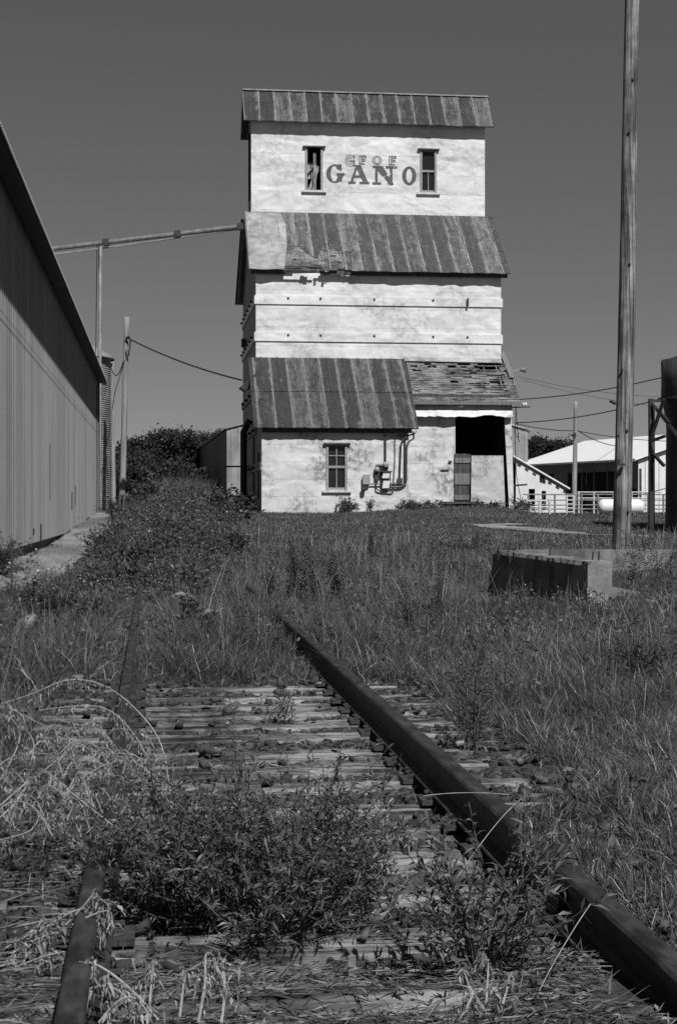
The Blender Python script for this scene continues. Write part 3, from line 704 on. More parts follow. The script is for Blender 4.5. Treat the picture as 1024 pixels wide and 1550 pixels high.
# shingle roof: boards in courses, open lath at the upper right
d0 = Vector((9.75, 61.25, 2.91 + C + sl * (61.25 - 59.65) - .05)); d1 = Vector((9.75, VM, 5.9 + C - .05)); up = (d1 - d0).normalized(); Ls = (d1 - d0).length; nr = Vector((1, 0, 0)).cross(up).normalized()
W_ = 14.18 - 9.75
sh = MB(); k = 0; pitch = .165
while k * pitch < Ls - .08:
    s_ = k * pitch; x = -.25; t = s_ / Ls
    while x < W_:
        L = R.uniform(.14, .42); q = x / W_
        dmg = 0.
        if q > .52 and .25 < t < .95: dmg = .36 + .25 * (q > .7)
        if q > .55 and .78 < t < .95: dmg = .8
        if q > .75 and .72 < t < .97: dmg = .9
        if R.random() >= dmg + (.05 if t > .1 else 0):
            a = d0 + ud * x + up * (s_ + R.uniform(-.03, .02)) + nr * R.uniform(.0, .022); l = min(L - .006, W_ - x)
            if l > .03:
                wv = ud * l; hv = up * (pitch * 1.12) - nr * .02; sg = up * R.uniform(-.012, .012)
                qd = [a, a + wv + sg, a + wv + hv + sg, a + hv]
                sh.hexa(qd, [p - nr * .014 for p in qd])
        x += L
    k += 1
wr = part('shingle_roof', sh, 'hwood', el, label='weathered shingle roof with open lath at its upper right corner')
la = MB()
for k in range(19):
    s_ = .03 + k * Ls / 19; qa = 2.1
    a = d0 + up * s_ - nr * .035
    if R.random() < .9: la.hexa([a, a + ud * W_, a + ud * W_ + up * .055, a + up * .055], [p - nr * .02 for p in (a, a + ud * W_, a + ud * W_ + up * .055, a + up * .055)])
for k in range(9):
    a = d0 + ud * (.2 + k * .53) - nr * .11; la.beam(a, a + up * Ls, .05, .09, nr)
part('lath', la, 'hwood', wr)
part('roof_deck', MB().prism([[d0 - nr * .3, d0 + ud * (W_ - .4) - nr * .3, d0 + ud * (W_ - .4) + up * (Ls - .1) - nr * .3, d0 + up * (Ls - .1) - nr * .3]], nr * -.02), 'black', wr)  # black sheet, not decking: paints the darkness seen through the holes
part('eave_fascia', MB().box((9.8, 61.2, d0.z - .13), (14.2, 61.27, d0.z + .01)), 'greywood', wr)
part('flashing', MB().hexa([(9.9, VM - .14, 5.86 + C), (14.0, VM - .14, 5.82 + C), (14.0, VM - .005, 5.99 + C), (9.9, VM - .005, 6.03 + C)], [(9.9, VM - .14, 5.84 + C), (14.0, VM - .14, 5.80 + C), (14.0, VM - .005, 5.95 + C), (9.9, VM - .005, 5.99 + C)]), 'galv', wr)
part('barge_board', MB().beam(Vector((14.12, 62.5, 5.12 + C)), Vector((14.0, VM + .2, 6.25 + C)), .2, .05), 'greywood', wr)
# soffit shadows come from these real overhangs; the dark low roof space is the black sheet's colour
# insulators at the right corner
for k, px in enumerate((786, 790, 794)):
    p = PV(px, 612, VR_); mb = MB().lathe((p.x, p.y - .1, p.z), [(0, -.06), (.05, -.05), (.065, 0), (.04, .03), (.05, .06), (0, .08)], 8)
    part('insulator', mb, 'porcelain', el)
p = PV(780, 613, VR_); part('insulator_arm', MB().beam((UR - .05, VR_ - .1, p.z - .1), (p.x + .55, VR_ - .1, p.z - .08), .05, .05), 'iron', el)
p = PV(784, 561, VM)
part('floodlight', MB().beam((UR, VM - .3, p.z - .08), (p.x, VM - .4, p.z), .04, .04).tube([(p.x - .03, VM - .42, p.z), (p.x + .2, VM - .5, p.z - .02)], [.06, .12], 10), 'galv', el)
# hanging loose wires
def sag(a, b, d, n=14):
    a, b = Vector(a), Vector(b); return [a.lerp(b, t / n) - Vector((0, 0, d * 4 * (t / n) * (1 - t / n))) for t in range(n + 1)]
mb = MB(); a = PV(780, 614, VR_ - .12)
for pts in ((782, 640, 786, 668), (779, 650, 784, 655)):
    b = PV(pts[0], pts[1], VR_ - .12); c = PV(pts[2], pts[3], VR_ - .12); mb.tube(sag(a, b, .1) + sag(b, c, .25), .014, 5)
mb.tube([PV(778, 650, VR_ - .1), PV(781, 720, VR_ - .1), PV(789, 764, VR_ - .1)], .014, 5)
part('loose_wire', mb, 'wire', el)
part('iron_bar', MB().beam(PV(777, 735, VR_), PV(797, 733.5, VR_), .07, .07), 'iron', el)
# --- electric gear
Q = lambda cx, cy, v=VL: PV(480 + cx / 5.12, 640 + cy / 5.12, v)
def ebox(name, c0, c1, mat, dep=.16, lab=None):
    a, b = Q(c0[0], c1[1]), Q(c1[0], c0[1]); return part(name, MB().box((a.x, VL - dep, a.z), (b.x, VL - .004, b.z)), mat, el, label=lab), a, b
b1, a, b = ebox('switch_box', (352, 405), (400, 482), 'box'); part('lid', MB().box((a.x - .02, VL - .19, a.z + .03), (b.x + .02, VL - .163, b.z + .02)), 'box', b1)
c = Q(354, 518); part('bell', MB().lathe((c.x, VL - .14, c.z), [(0, -.1), (.09, -.06), (.1, .03), (.03, .1), (0, .1)], 12), 'iron', b1)
def meter(cx, cy, r, low):
    c = Q(cx, cy); rr = r / 5.12 * 60 / 2400
    mb = MB(); l = MB().lathe((0, 0, 0), [(0, .0), (rr, 0), (rr, .1), (rr * .8, .19), (0, .22)], 18)
    mb.add([(c.x + q[0], VL - .05 - q[2], c.z + q[1]) for q in l.v], l.f)
    m = part('meter', mb, 'box', el); a, b = Q(cx - r, low), Q(cx + r, cy)
    part('meter_socket', MB().box((a.x + .02, VL - .12, a.z), (b.x - .02, VL - .006, b.z)), 'conduit', m)
meter(458, 360, 20, 442); meter(527, 325, 24, 362)
fb, a, b = ebox('fuse_panel', (490, 380), (562, 502), 'iron', .14, 'open fuse panel with three rows of white fuses')
part('panel_hood', MB().box((a.x - .05, VL - .26, b.z - .01), (b.x + .05, VL - .005, b.z + .03)), 'iron', fb)
for k in range(3):
    c = Q(508 + k * 18, 440); part('fuse', MB().tube([(c.x - .02, VL - .18, c.z - .33), (c.x + .03, VL - .18, c.z - .05)], .045, 8).tube([(c.x - .02, VL - .18, c.z + .05), (c.x + .03, VL - .18, c.z + .3)], .045, 8), 'porcelain', fb)
ebox('junction_box', (617, 430), (655, 477), 'conduit', .14)
def cond(pts, r):
    P = [Q(*p, VL - .09) for p in pts]; out = [P[0]]
    for i in range(1, len(P) - 1):
        a, b, c = P[i - 1], P[i], P[i + 1]; k = min(.12, (b - a).length * .4, (c - b).length * .4)
        p0 = b + (a - b).normalized() * k; p1 = b + (c - b).normalized() * k
        for t in (0, .25, .5, .75, 1): out.append((p0 * (1 - t) + b * t) * (1 - t) + (b * (1 - t) + p1 * t) * t)
    out.append(P[-1]); part('conduit', MB().tube(out, r, 8), 'conduit', el)
cond([(527, 92), (527, 305)], .034); cond([(603, 98), (601, 300), (590, 470)], .014)
cond([(738, 88), (690, 105), (648, 150), (637, 432)], .03); cond([(765, 65), (755, 88), (720, 95), (610, 100)], .02)
cond([(740, 66), (748, 125), (712, 140), (690, 180), (688, 470), (650, 497), (560, 497)], .034)
cond([(680, 130), (676, 475), (655, 478)], .025); cond([(400, 474), (490, 474)], .025); cond([(562, 472), (617, 470)], .04)
cond([(455, 442), (455, 520), (590, 535), (592, 478)], .028); cond([(455, 330), (505, 330)], .06)
# --- lettering, painted on the cupola: low plates
def ell(cx, cy, rx, ry, a0, a1, n=28): return [(cx + rx * math.cos(rad(a0 + (a1 - a0) * i / n)), cy - ry * math.sin(rad(a0 + (a1 - a0) * i / n))) for i in range(n + 1)]
def plate(name, polys, mat):
    mb = MB()
    for k, loops in enumerate(polys):
        v = VC - .004 - .0015 * k
        mb.prism([[PV(440 + x / 4.267, 190 + y / 4.267, v) for x, y in l] for l in loops], (0, .003, 0))
    return part(name, mb, mat, el)
rect = lambda x0, y0, x1, y1: [(x0, y0), (x1, y0), (x1, y1), (x0, y1)]
full = lambda cx, cy, rx, ry: ell(cx, cy, rx, ry, 0, 354, 40)
# G A N O
gout = ell(284, 311, 57, 61, 28, 352) + ell(280, 311, 22, 50, 352 - 8, 30)
plate('letter_g', [[gout], [rect(313, 250, 327, 291)], [rect(306, 250, 328, 258)], [rect(294, 308, 347, 322)], [rect(311, 322, 330, 362)]], 'ink')
plate('letter_a', [[[(420, 258), (452, 258), (496, 362), (462, 362), (427, 285), (401, 362), (383, 362)]], [rect(410, 322, 462, 338)], [rect(370, 361, 418, 377)], [rect(442, 362, 506, 379)], [rect(412, 255, 450, 262)]], 'ink')
plate('letter_n', [[rect(543, 264, 560, 368)], [[(556, 262), (592, 262), (660, 372), (636, 380), (556, 290)]], [rect(638, 266, 656, 372)], [rect(527, 259, 575, 273)], [rect(612, 262, 686, 277)], [rect(527, 366, 582, 381)], [rect(622, 370, 662, 384)]], 'ink')
plate('letter_o', [[full(763, 325, 46, 61), full(763, 325, 19, 44)]], 'ink')
ring = lambda cx, cy, rx, ry, t: [full(cx, cy, rx, ry), full(cx, cy, rx - t, ry - t)]
def eout(x0, y0, x1, y1, st, t=6):
    my = (y0 + y1) / 2
    return [[rect(x0, y0, x0 + t, y1)], [rect(x0 + st, y0 + 12, x0 + st + t, my - 4)], [rect(x0 + st, my + 8, x0 + st + t, y1 - 6)], [rect(x0, y0 - 1, x1, y0 + t)], [rect(x0 + st, y0 + 10, x1 - 4, y0 + 10 + t)],
            [rect(x1 - t, y0, x1, y0 + 16)], [rect(x0 + st, my - 6, x1 - 12, my - 6 + t)], [rect(x0 + st, my + 5, x1 - 12, my + 5 + t)], [rect(x1 - 14, my - 8, x1 - 14 + t, my + 10)], [rect(x0, y1 - t, x0 + .8 * (x1 - x0), y1)]]
plate('letter_g', [[ell(381, 228, 30, 40, 35, 345) + ell(381, 228, 25, 35, 345, 35)], [ell(381, 228, 16, 26, 50, 330) + ell(381, 228, 11, 21, 330, 50)], [rect(404, 190, 412, 216)], [rect(378, 225, 415, 235)], [rect(402, 235, 412, 266)]], 'ink2')
plate('letter_e', eout(440, 194, 487, 250, 13), 'ink2')
plate('letter_o', [ring(556, 225, 31, 31, 6), ring(556, 225, 19, 22, 5)], 'ink2')
plate('letter_e', eout(632, 197, 681, 255, 13), 'ink2')
# ================================================================ long ribbed warehouse on the left
WU, WZ0, WZ1, V0, V1 = -2.3, .50, CZ + 5.03, 15.0, 62.4
wh = root('warehouse', (WU, 40, WZ0), 'long windowless ribbed steel warehouse with a deep shadow under its eave', 'warehouse')
mb = MB(); y = V0; prof = []
while y < V1:
    prof += [(0, y), (0, y + .225), (.017, y + .235), (.017, y + .285)]; y += .305
prof = [(a, min(b, V1)) for a, b in prof] + [(0, V1)]
o = len(mb.v)
for a, b in prof:
    mb.v += [(WU + a, b, WZ0 + .14 + R.uniform(-.004, .004)), (WU + a, b, WZ1 - .22)]
for i in range(len(prof) - 1): mb.f.append((o + 2 * i, o + 2 * i + 2, o + 2 * i + 3, o + 2 * i + 1))
part('ribbed_wall', mb, 'rib', wh)
part('foundation', MB().box((WU - .3, V0, WZ0 - .6), (WU - .06, V1 - .1, WZ0 + .2)), 'iron', wh)
gb = MB()
for v in (V0, V1):
    gb.prism([[(WU - .06, v, WZ0), (WU - .06, v, WZ1 - .26), (WU - 12, v, WZ1 + 2.7), (WU - 24, v, WZ1 - .26), (WU - 24, v, WZ0)]], (0, .08 if v == V0 else -.08, 0))
gb.box((WU - 24.1, V0 + .1, WZ0), (WU - 24.01, V1 - .1, WZ1))
part('end_wall', gb, 'rib', wh)
# corrugated roof: eave edge is a wave
OV = .34
for sgn in (1, -1):
    mb = MB(); n = int((V1 - V0 + .4) / .076); xe = WU + OV if sgn > 0 else WU - 24 - OV; xr = WU - 12
    for i in range(n + 1):
        v = V0 - .2 + i * .076; dz = .022 * (i % 2)
        mb.v += [(xe, v, WZ1 - .27 + dz), (xr, v, WZ1 + 2.8 + dz), (xe + .001 * sgn, v, WZ1 - .28 + dz)]
    for i in range(n): mb.f += [(3 * i, 3 * i + 3, 3 * i + 4, 3 * i + 1), (3 * i, 3 * i + 2, 3 * i + 5, 3 * i + 3)]
    rf = part('roof', mb, 'galv', wh)
    tm = MB()
    for i in range(n + 1):
        v = V0 - .2 + i * .076; dz = .03 * (i % 2)
        tm.v += [(xe + .004 * sgn, v, WZ1 - .262 + dz), (xe + .03 * sgn, v, WZ1 - .315 + dz)]
    for i in range(n): tm.f.append((2 * i, 2 * i + 2, 2 * i + 3, 2 * i + 1))
    part('eave_glint_edge', tm, 'whiteroof', rf)  # white colour stands in for sun caught along the galvanised edge
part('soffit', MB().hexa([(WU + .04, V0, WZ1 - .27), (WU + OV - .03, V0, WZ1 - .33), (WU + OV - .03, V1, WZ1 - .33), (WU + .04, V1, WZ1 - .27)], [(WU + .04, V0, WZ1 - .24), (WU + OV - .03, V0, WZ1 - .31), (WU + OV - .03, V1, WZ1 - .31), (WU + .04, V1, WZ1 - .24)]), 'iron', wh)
a = PV(143, 600, 60.2)
part('corner_trim', MB().box((WU + .002, 60.2, WZ0 + .1), (WU + .05, 60.32, WZ1 - .5)).box((WU + .002, V1 - .1, WZ0), (WU + .06, V1 + .02, WZ1 - .1)), 'iron', wh)
for k, (px, y0, y1) in enumerate(((74, 672, 758), (61, 793, 818), (50, 800, 808), (113, 735, 762), (108, 745, 770))):
    d = ray(px, y0); t = WU / d.x; pa = Vector((0, 0, CZ)) + d * t; d2 = ray(px, y1); pb = Vector((0, 0, CZ)) + d2 * (WU / d2.x)
    part('rust_slot', MB().box((WU + .003, pa.y, pb.z), (WU + .026, pa.y + .10 + .05 * (k > 2), pa.z)), 'iron', wh)
for k, (px, y0, y1) in enumerate(((124, 755, 781), (118, 760, 782))):
    d = ray(px, y0); t = WU / d.x; pa = Vector((0, 0, CZ)) + d * t; d2 = ray(px, y1); pb = Vector((0, 0, CZ)) + d2 * (WU / d2.x)
    part('bare_strip', MB().box((WU + .003, pa.y, pb.z), (WU + .026, pa.y + .22, pa.z)), 'galv', wh)
# apron beside the warehouse
drape('apron', 'apron', [(-1.98, 17.5), (-1.9, 22), (-1.78, 36), (-1.75, 62)], [.55, .72, .95, 1.0], .015, 8, 24, .35)
# ================================================================ corrugated bin behind the warehouse
bn = root('grain_bin', (-5.3, 77.5, 1.05), 'round corrugated steel grain bin showing as a strip past the warehouse corner', 'grain bin')
mb = MB(); prof = []; z = 0.; rb = 3.02
while z < 7.35:
    prof += [(rb, z), (rb + .035, z + .05)]; z += .1
mb.lathe((-5.3, 77.5, 1.05), [(a, b) for a, b in prof], 48); part('bin_wall', mb, 'galv', bn)
part('bin_roof', MB().lathe((-5.3, 77.5, 1.05), [(rb + .22, 7.33), (rb + .2, 7.42), (.4, 9.0), (.4, 9.3), (0, 9.35)], 48), 'galv', bn)
# ================================================================ overhead auger pipe with its leg
au = root('grain_auger', (-2.28, 64.0, 1.0), 'overhead grain pipe running from the warehouse to the elevator', 'auger')
a = Vector(at(368, 342.5, 64.2)); b = Vector(at(152, 368, 64.0)); c = Vector(at(60, 379, 64.0)); dd = Vector(at(-60, 393, 64))
MAT['pipeold'] = basic('old_pipe', .09, .2, 4, rough=.6)
part('pipe', MB().tube([a, b, c, dd], .095, 10), 'pipeold', au)
part('truss_rod', MB().tube([a - Vector((0, 0, .1)), b - Vector((0, 0, .22)), dd - Vector((0, 0, .26))], .03, 6), 'galv', au)
for t in (.02, .46, .96): p = a.lerp(b, t); part('flange', MB().beam(p + (b - a).normalized() * .12, p - (b - a).normalized() * .12, .26, .26), 'iron', au)
foot = at(150, 781, 64.0)
part('support_leg', MB().tube([b - Vector((0, 0, .15)), Vector((b.x - .03, 64.0, .9))], .075, 8), 'galv', au)
part('support_leg', MB().tube([Vector(dd) - Vector((0, 0, .15)), Vector((dd.x, 64.0, .9))], .075, 8), 'galv', au)
part('guy_cable', MB().tube([Vector(at(147, 372, 64)), Vector(at(145, 540, 64)), Vector(at(144, 780, 64))], .018, 5).tube([Vector(at(150, 372, 63.9)), Vector(at(149, 560, 63.9))], .02, 5), 'wire', au)
# ================================================================ utility poles
def upole(name, base, top, r0, r1, mat, lab, n=14):
    rt = root(name, base, lab, 'utility pole')
    bs, tp = Vector(base) - Vector((0, 0, .3)), Vector(top); P = []; rs = []
    for i in range(n + 1):
        t = i / n; P.append(bs.lerp(tp, t) + Vector((math.sin(t * 5) * .012, math.cos(t * 4) * .012, 0))); rs.append((r0 + (r1 - r0) * t) * R.uniform(.985, 1.015))
    part('pole_shaft', MB().tube(P, rs, 16), mat, rt, True); return rt
b0 = at(938.5, 849, 27); t0_ = at(958.5, -90, 27.0)
up1 = upole('utility_pole', b0, t0_, .158, .118, 'pole', 'thick weathered wooden utility pole rising out of the picture behind the concrete foundation', 20)
ck_ = MB()
for k in range(7):
    an = R.uniform(3.3, 6.0); h = R.uniform(.4, 9)
p = Vector(at(937, 703, 26.8)); part('step_bolt', MB().box((p.x - .06, p.y - .06, p.z - .02), (p.x + .08, p.y + .02, p.z + .015)).box((p.x - .03, p.y - .05, p.z), (p.x - .005, p.y + .02, p.z + .08)), 'iron', up1)
p = Vector(at(931, 611, 26.95)); part('cable_clamp', MB().tube([p, p + Vector((-.1, 0, .05))], .03, 6), 'iron', up1)
for px, py in ((934.5, 660), (948, 652), (952, 400), (951, 200), (957, 120), (941, 560), (950, 775)):
    d = 26.85; p = Vector(at(px, py, d)); part('knot', MB().lathe((p.x, p.y - .0, p.z), [(0, -.03), (.018, -.02), (.022, 0), (.018, .02), (0, .03)], 8), 'iron', up1)
pA = upole('utility_pole', at(184, 770, 72), at(192.5, 480, 72), .15, .11, 'pole_grey', 'taller leaning wooden pole with a wire running to the elevator')
pB = upole('utility_pole', at(172, 772, 90), at(169.5, 545, 90), .14, .11, 'pole_grey', 'shorter wooden pole between the corrugated bin and the taller leaning pole')
part('wire_bracket', MB().tube([at(191, 512, 71.8), at(196, 510, 71.7)], .06, 6).tube(sag(at(191, 530, 71.8), at(198, 513, 71.7), .5), .03, 5), 'iron', pA)
part('insulator', MB().tube([at(166, 549, 89.8), at(166, 565, 89.8)], .05, 6).beam(at(171, 550, 89.8), at(165, 551, 89.8), .07, .07), 'iron', pB)
def wire(pts, r, lab, group=None):
    return solid('overhead_wire', MB().tube(pts, r, 5), 'wire', pts[0], lab, 'wire', group)
wire(sag(at(196, 513, 71.8), (UL - .6, 62.9, 6.3), .16), .034, 'sagging wire from the taller leaning pole to the hood on the elevator side')
wire(sag(at(191, 529, 71.9), at(167, 551, 89.8), .9), .026, 'short drooping wire between the two wooden poles by the bin')
wire([at(189, 545, 71.9), at(174, 594, 70), at(170, 620, 70)], .02, 'slanting stay wire hanging from the taller leaning pole')
wire(sag(PV(786, 604.5, VR_), at(1110, 541, 52), .25), .02, 'upper dark wire running right from the elevator eave')
wire(sag(PV(779, 640, VR_), at(1110, 566, 52), .35), .02, 'lower dark wire running right from the elevator corner')
wire(sag(at(783, 570, 150), at(1120, 600, 150), .8), .02, 'faint upper wire far off above the white roofed barn')
wire(sag(at(790, 575, 152), at(1120, 620, 152), .8), .018, 'faint lower wire far off above the white roofed barn')
# far thin pole by the barn
pC = upole('utility_pole', at(867.5, 765, 80), at(871, 608, 80), .13, .10, 'pole_grey', 'slim light pole standing in front of the white roofed barn')
part('transformer', MB().tube([at(868, 661, 79.8), at(868, 657, 79.8)], .12, 8).beam(at(862, 659, 79.7), at(871, 655, 79.7), .05, .05), 'iron', pC)
wire(sag(at(780, 641, 78), at(870, 652, 80), .1), .022, 'thin wire from the elevator to the slim pole by the barn')
wire(sag(at(871, 650, 80), at(960, 672, 98), .4), .024, 'thin wire from the slim pole down to the barn roof')
wire(sag(at(871, 652, 80), at(1100, 664, 85), .3), .02, 'thin level wire running right from the slim pole')
# ================================================================ shed behind the elevator
sh_ = root('metal_shed', (13, 96, 1.05), 'broad pale ribbed shed standing behind the elevator', 'shed')
ez = 4.58 + C; x0, x1, v0 = 4.13, 22.66, 95.9
xf0, vf = -.95 + 3.6, 113.0
P1 = Vector(at(298, 700, 133)); xb = P1.x
mb = MB(); k = 0; x = x0
fz = lambda x: ez + .27 * (min(x - x0, x1 - x))
pr = []
while x < x1: pr += [(x, 0), (x + .24, 0), (x + .262, -.02), (x + .32, -.02)]; x += .42
pr = [(min(a, x1), b) for a, b in pr]
for a, b in pr: mb.v += [(a, v0 + b, .6), (a, v0 + b, fz(a))]
for i in range(len(pr) - 1): mb.f.append((2 * i, 2 * i + 2, 2 * i + 3, 2 * i + 1))
part('gable_wall', mb, 'shedfront', sh_)
part('side_wall', MB().hexa([(x0, v0 + .01, .6), (x0 + .08, v0 + .01, .6), (xb + .08, P1.y, .6), (xb, P1.y, .6)], [(x0, v0 + .01, ez), (x0 + .08, v0 + .01, ez), (xb + .08, P1.y, ez), (xb, P1.y, ez)])
     .hexa([(x1 - .08, v0 + .01, .6), (x1, v0 + .01, .6), (x1, P1.y, .6), (x1 - .08, P1.y, .6)], [(x1 - .08, v0 + .01, ez), (x1, v0 + .01, ez), (x1, P1.y, ez), (x1 - .08, P1.y, ez)]), 'barn', sh_)
xm = (x0 + x1) / 2; zr = fz(xm) + .1
mb = MB()
mb.hexa([(x0 - .12, v0 - .12, ez + .02), (xb - .12, P1.y, ez + .02), (xm - .5, P1.y, zr), (xm, v0 - .12, zr)], [(x0 - .12, v0 - .12, ez + .09), (xb - .12, P1.y, ez + .09), (xm - .5, P1.y, zr + .07), (xm, v0 - .12, zr + .07)])
mb.hexa([(xm + .01, v0 - .12, zr), (xm - .49, P1.y, zr), (x1 + .25, P1.y, ez + .0), (x1 + .25, v0 - .12, ez + .0)], [(xm + .01, v0 - .12, zr + .07), (xm - .49, P1.y, zr + .07), (x1 + .25, P1.y, ez + .07), (x1 + .25, v0 - .12, ez + .07)])
part('roof', mb, 'galv', sh_)
# ================================================================ white roofed barn
def cam2w(X, D, z): return Vector((D * SA + X * CA, D * CA - X * SA, z))
bd = Vector((-4.5, 12.4)).normalized(); wd_ = Vector((bd.y, -bd.x)); C0 = Vector((16.05, 85.0)); LB, WBn = 14.2, 9.4
def bp(s, t, z): q = C0 + bd * s + wd_ * t; return cam2w(q.x, q.y, z)
ez = 2.5 + C; zr = 3.98 + C; g0 = 1.0
bt = root('open_barn', bp(7, 4.5, g0), 'white roofed open sided barn with dark bays and a pale end wall', 'barn')
mb = MB(); ov = .25
mb.hexa([bp(-ov, -.35, ez - .1), bp(LB + ov, -.35, ez - .1), bp(LB + ov, WBn / 2, zr), bp(-ov, WBn / 2, zr)], [bp(-ov, -.35, ez), bp(LB + ov, -.35, ez), bp(LB + ov, WBn / 2, zr + .1), bp(-ov, WBn / 2, zr + .1)])
mb.hexa([bp(-ov, WBn / 2 + .01, zr), bp(LB + ov, WBn / 2 + .01, zr), bp(LB + ov, WBn + .35, ez - .1), bp(-ov, WBn + .35, ez - .1)], [bp(-ov, WBn / 2 + .01, zr + .1), bp(LB + ov, WBn / 2 + .01, zr + .1), bp(LB + ov, WBn + .35, ez), bp(-ov, WBn + .35, ez)])
part('roof', mb, 'whiteroof', bt)
mb = MB(); yb = ez - .62
for t in (0., WBn - .08):
    mb.hexa([bp(.02, t, yb), bp(LB, t, yb), bp(LB, t + .06, yb), bp(.02, t + .06, yb)], [bp(.02, t, ez - .12), bp(LB, t, ez - .12), bp(LB, t + .06, ez - .12), bp(.02, t + .06, ez - .12)])
for s0, s1, z0 in ((.02, 1.2, ez - 1.6), (7.9, 9.6, ez - 1.6)):
    mb.hexa([bp(s0, -.03, z0), bp(s1, -.03, z0), bp(s1, -.005, z0), bp(s0, -.005, z0)], [bp(s0, -.03, yb + .1), bp(s1, -.03, yb + .1), bp(s1, -.005, yb + .1), bp(s0, -.005, yb + .1)])
part('eave_siding', mb, 'barn', bt)
for s in (.1, 1.8, 3.3, 4.8, 6.2, 7.9, 9.6, 11.0, 12.4, 14.0):
    for t in (.1, WBn - .3): part('post', MB().beam(bp(s, t, g0 - .3), bp(s, t, yb + .1), .22, .22), 'iron', bt)
mb = MB(); zt_ = lambda t: ez - .12 + (zr - ez + .05) * (1 - abs(t - WBn / 2) / (WBn / 2))
k = 0; nn = 22
for i in range(nn):
    ta, tb = WBn * i / nn + .006, WBn * (i + 1) / nn - .03
    mb.hexa([bp(0, ta, g0 - .3), bp(0, tb, g0 - .3), bp(.06, tb, g0 - .3), bp(.06, ta, g0 - .3)], [bp(0, ta, zt_(ta)), bp(0, tb, zt_(tb)), bp(.06, tb, zt_(tb)), bp(.06, ta, zt_(ta))])
mb.hexa([bp(.07, .02, g0 - .3), bp(.07, WBn, g0 - .3), bp(.1, WBn, g0 - .3), bp(.1, .02, g0 - .3)], [bp(.07, .02, ez - .12), bp(.07, WBn, ez - .12), bp(.1, WBn, ez - .12), bp(.1, .02, ez - .12)])
part('end_wall', mb, 'whitewall', bt)
mb = MB().hexa([bp(LB - .1, .05, g0), bp(LB - .1, WBn, g0), bp(LB, WBn, g0), bp(LB, .05, g0)], [bp(LB - .1, .05, ez), bp(LB - .1, WBn, ez), bp(LB, WBn, ez), bp(LB, .05, ez)]); part('far_wall', mb, 'barn', bt)
part('feed_bunk', MB().hexa([bp(2, 1.5, g0), bp(9, 1.5, g0), bp(9, 2.1, g0), bp(2, 2.1, g0)], [bp(2, 1.4, g0 + .7), bp(9, 1.4, g0 + .7), bp(9, 2.2, g0 + .7), bp(2, 2.2, g0 + .7)]), 'barn', bt)
# small white lean-to in front of it
ln = root('lean_to_shed', at(830, 774, 78), 'low white shed with a sloping roof beside the pipe fence', 'shed')
D0 = 78
def lp(px, py, dd=0): return Vector(at(px, py, D0 + dd))
poly = [lp(770, 774), lp(770, 693), lp(797, 704.5), lp(855, 745), lp(855, 774)]
a, b = lp(799, 739), lp(810, 774); c_, d_ = lp(817, 713), lp(826, 728)
dep = cam2w(0, 4, 0) - Vector((0, 0, 0))
mb = MB().prism([[lp(780, 776), lp(780, 701), lp(797, 708), lp(815.5, 720), lp(856, 744), lp(856, 776)], [lp(799.5, 773), lp(799.5, 740), lp(809, 740), lp(809, 773)], [lp(819, 772), lp(819, 743), lp(825.5, 743), lp(825.5, 772)]], Vector((dep.x * .03, dep.y * .03, 0)))
part('front_wall', mb, 'whitewall', ln)
def rp(px, py, dd): return Vector(at(px, py, D0 + dd))
mb = MB(); ra, rb_ = lp(776, 691, -.12), lp(862, 741, -.12); off = Vector((dep.x, dep.y, 0)); th = Vector((0, 0, .08))
mb.hexa([ra, rb_, rb_ + off, ra + off], [ra + th, rb_ + th, rb_ + off + th, ra + off + th]); part('roof', mb, 'whiteroof', ln)
mb = MB()
for k in range(7):
    p = ra.lerp(rb_, .1 + k * .135); q = ra.lerp(rb_, .1 + k * .135 + .06); f_ = Vector((-dep.x * .02, -dep.y * .02, 0)); mb.hexa([p + f_ - th * .35, q + f_ - th * .35, q - th * .35, p - th * .35], [p + f_ - th * .05, q + f_ - th * .05, q - th * .05, p - th * .05])
part('rafter_end', mb, 'iron', ln)
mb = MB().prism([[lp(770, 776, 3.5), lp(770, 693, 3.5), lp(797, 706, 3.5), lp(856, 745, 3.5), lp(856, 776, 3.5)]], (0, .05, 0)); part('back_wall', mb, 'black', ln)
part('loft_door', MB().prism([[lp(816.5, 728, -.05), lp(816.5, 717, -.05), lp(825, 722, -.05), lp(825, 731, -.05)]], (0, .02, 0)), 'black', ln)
# ================================================================ pipe fence
def fence(px0, px1, D, ys, posts, r, lab, mat, posttop=0):
    f = root('pipe_fence', at((px0 + px1) / 2, 775, D), lab, 'fence')
    for y in ys: part('rail_pipe', MB().tube([at(px0, y, D), at(px1, y, D)], r * .62, 6), mat, f)
    for p in posts: part('post', MB().tube([at(p, 784, D), at(p, ys[0] - posttop, D)], r, 6), mat, f)
    return f
MAT['pipe'] = basic('fence_pipe', .12, .28, 4, rough=.6); MAT['pipew'] = basic('fence_pipe_white', .42, .6, 4, rough=.6)
fence(790, 1010, 72, (748.5, 757, 764.5, 770.5), (799, 839, 857, 879.5, 904, 980, 1003), .05, 'long grey pipe fence in front of the barn and lean-to', 'pipe', 0)
fence(796, 828, 71, (758, 767.5), (802, 816, 831), .06, 'short white board fence in front of the low white shed', 'pipew', 2)
fence(856.5, 868, 71.4, (751, 757, 763, 769, 775), (857, 867.5), .05, 'small pale gate panel in the pipe fence', 'pipew')
fence(873, 1000, 77, (745, 754), (875, 898, 928, 955), .05, 'white rear pipe fence behind the propane tank', 'pipew')
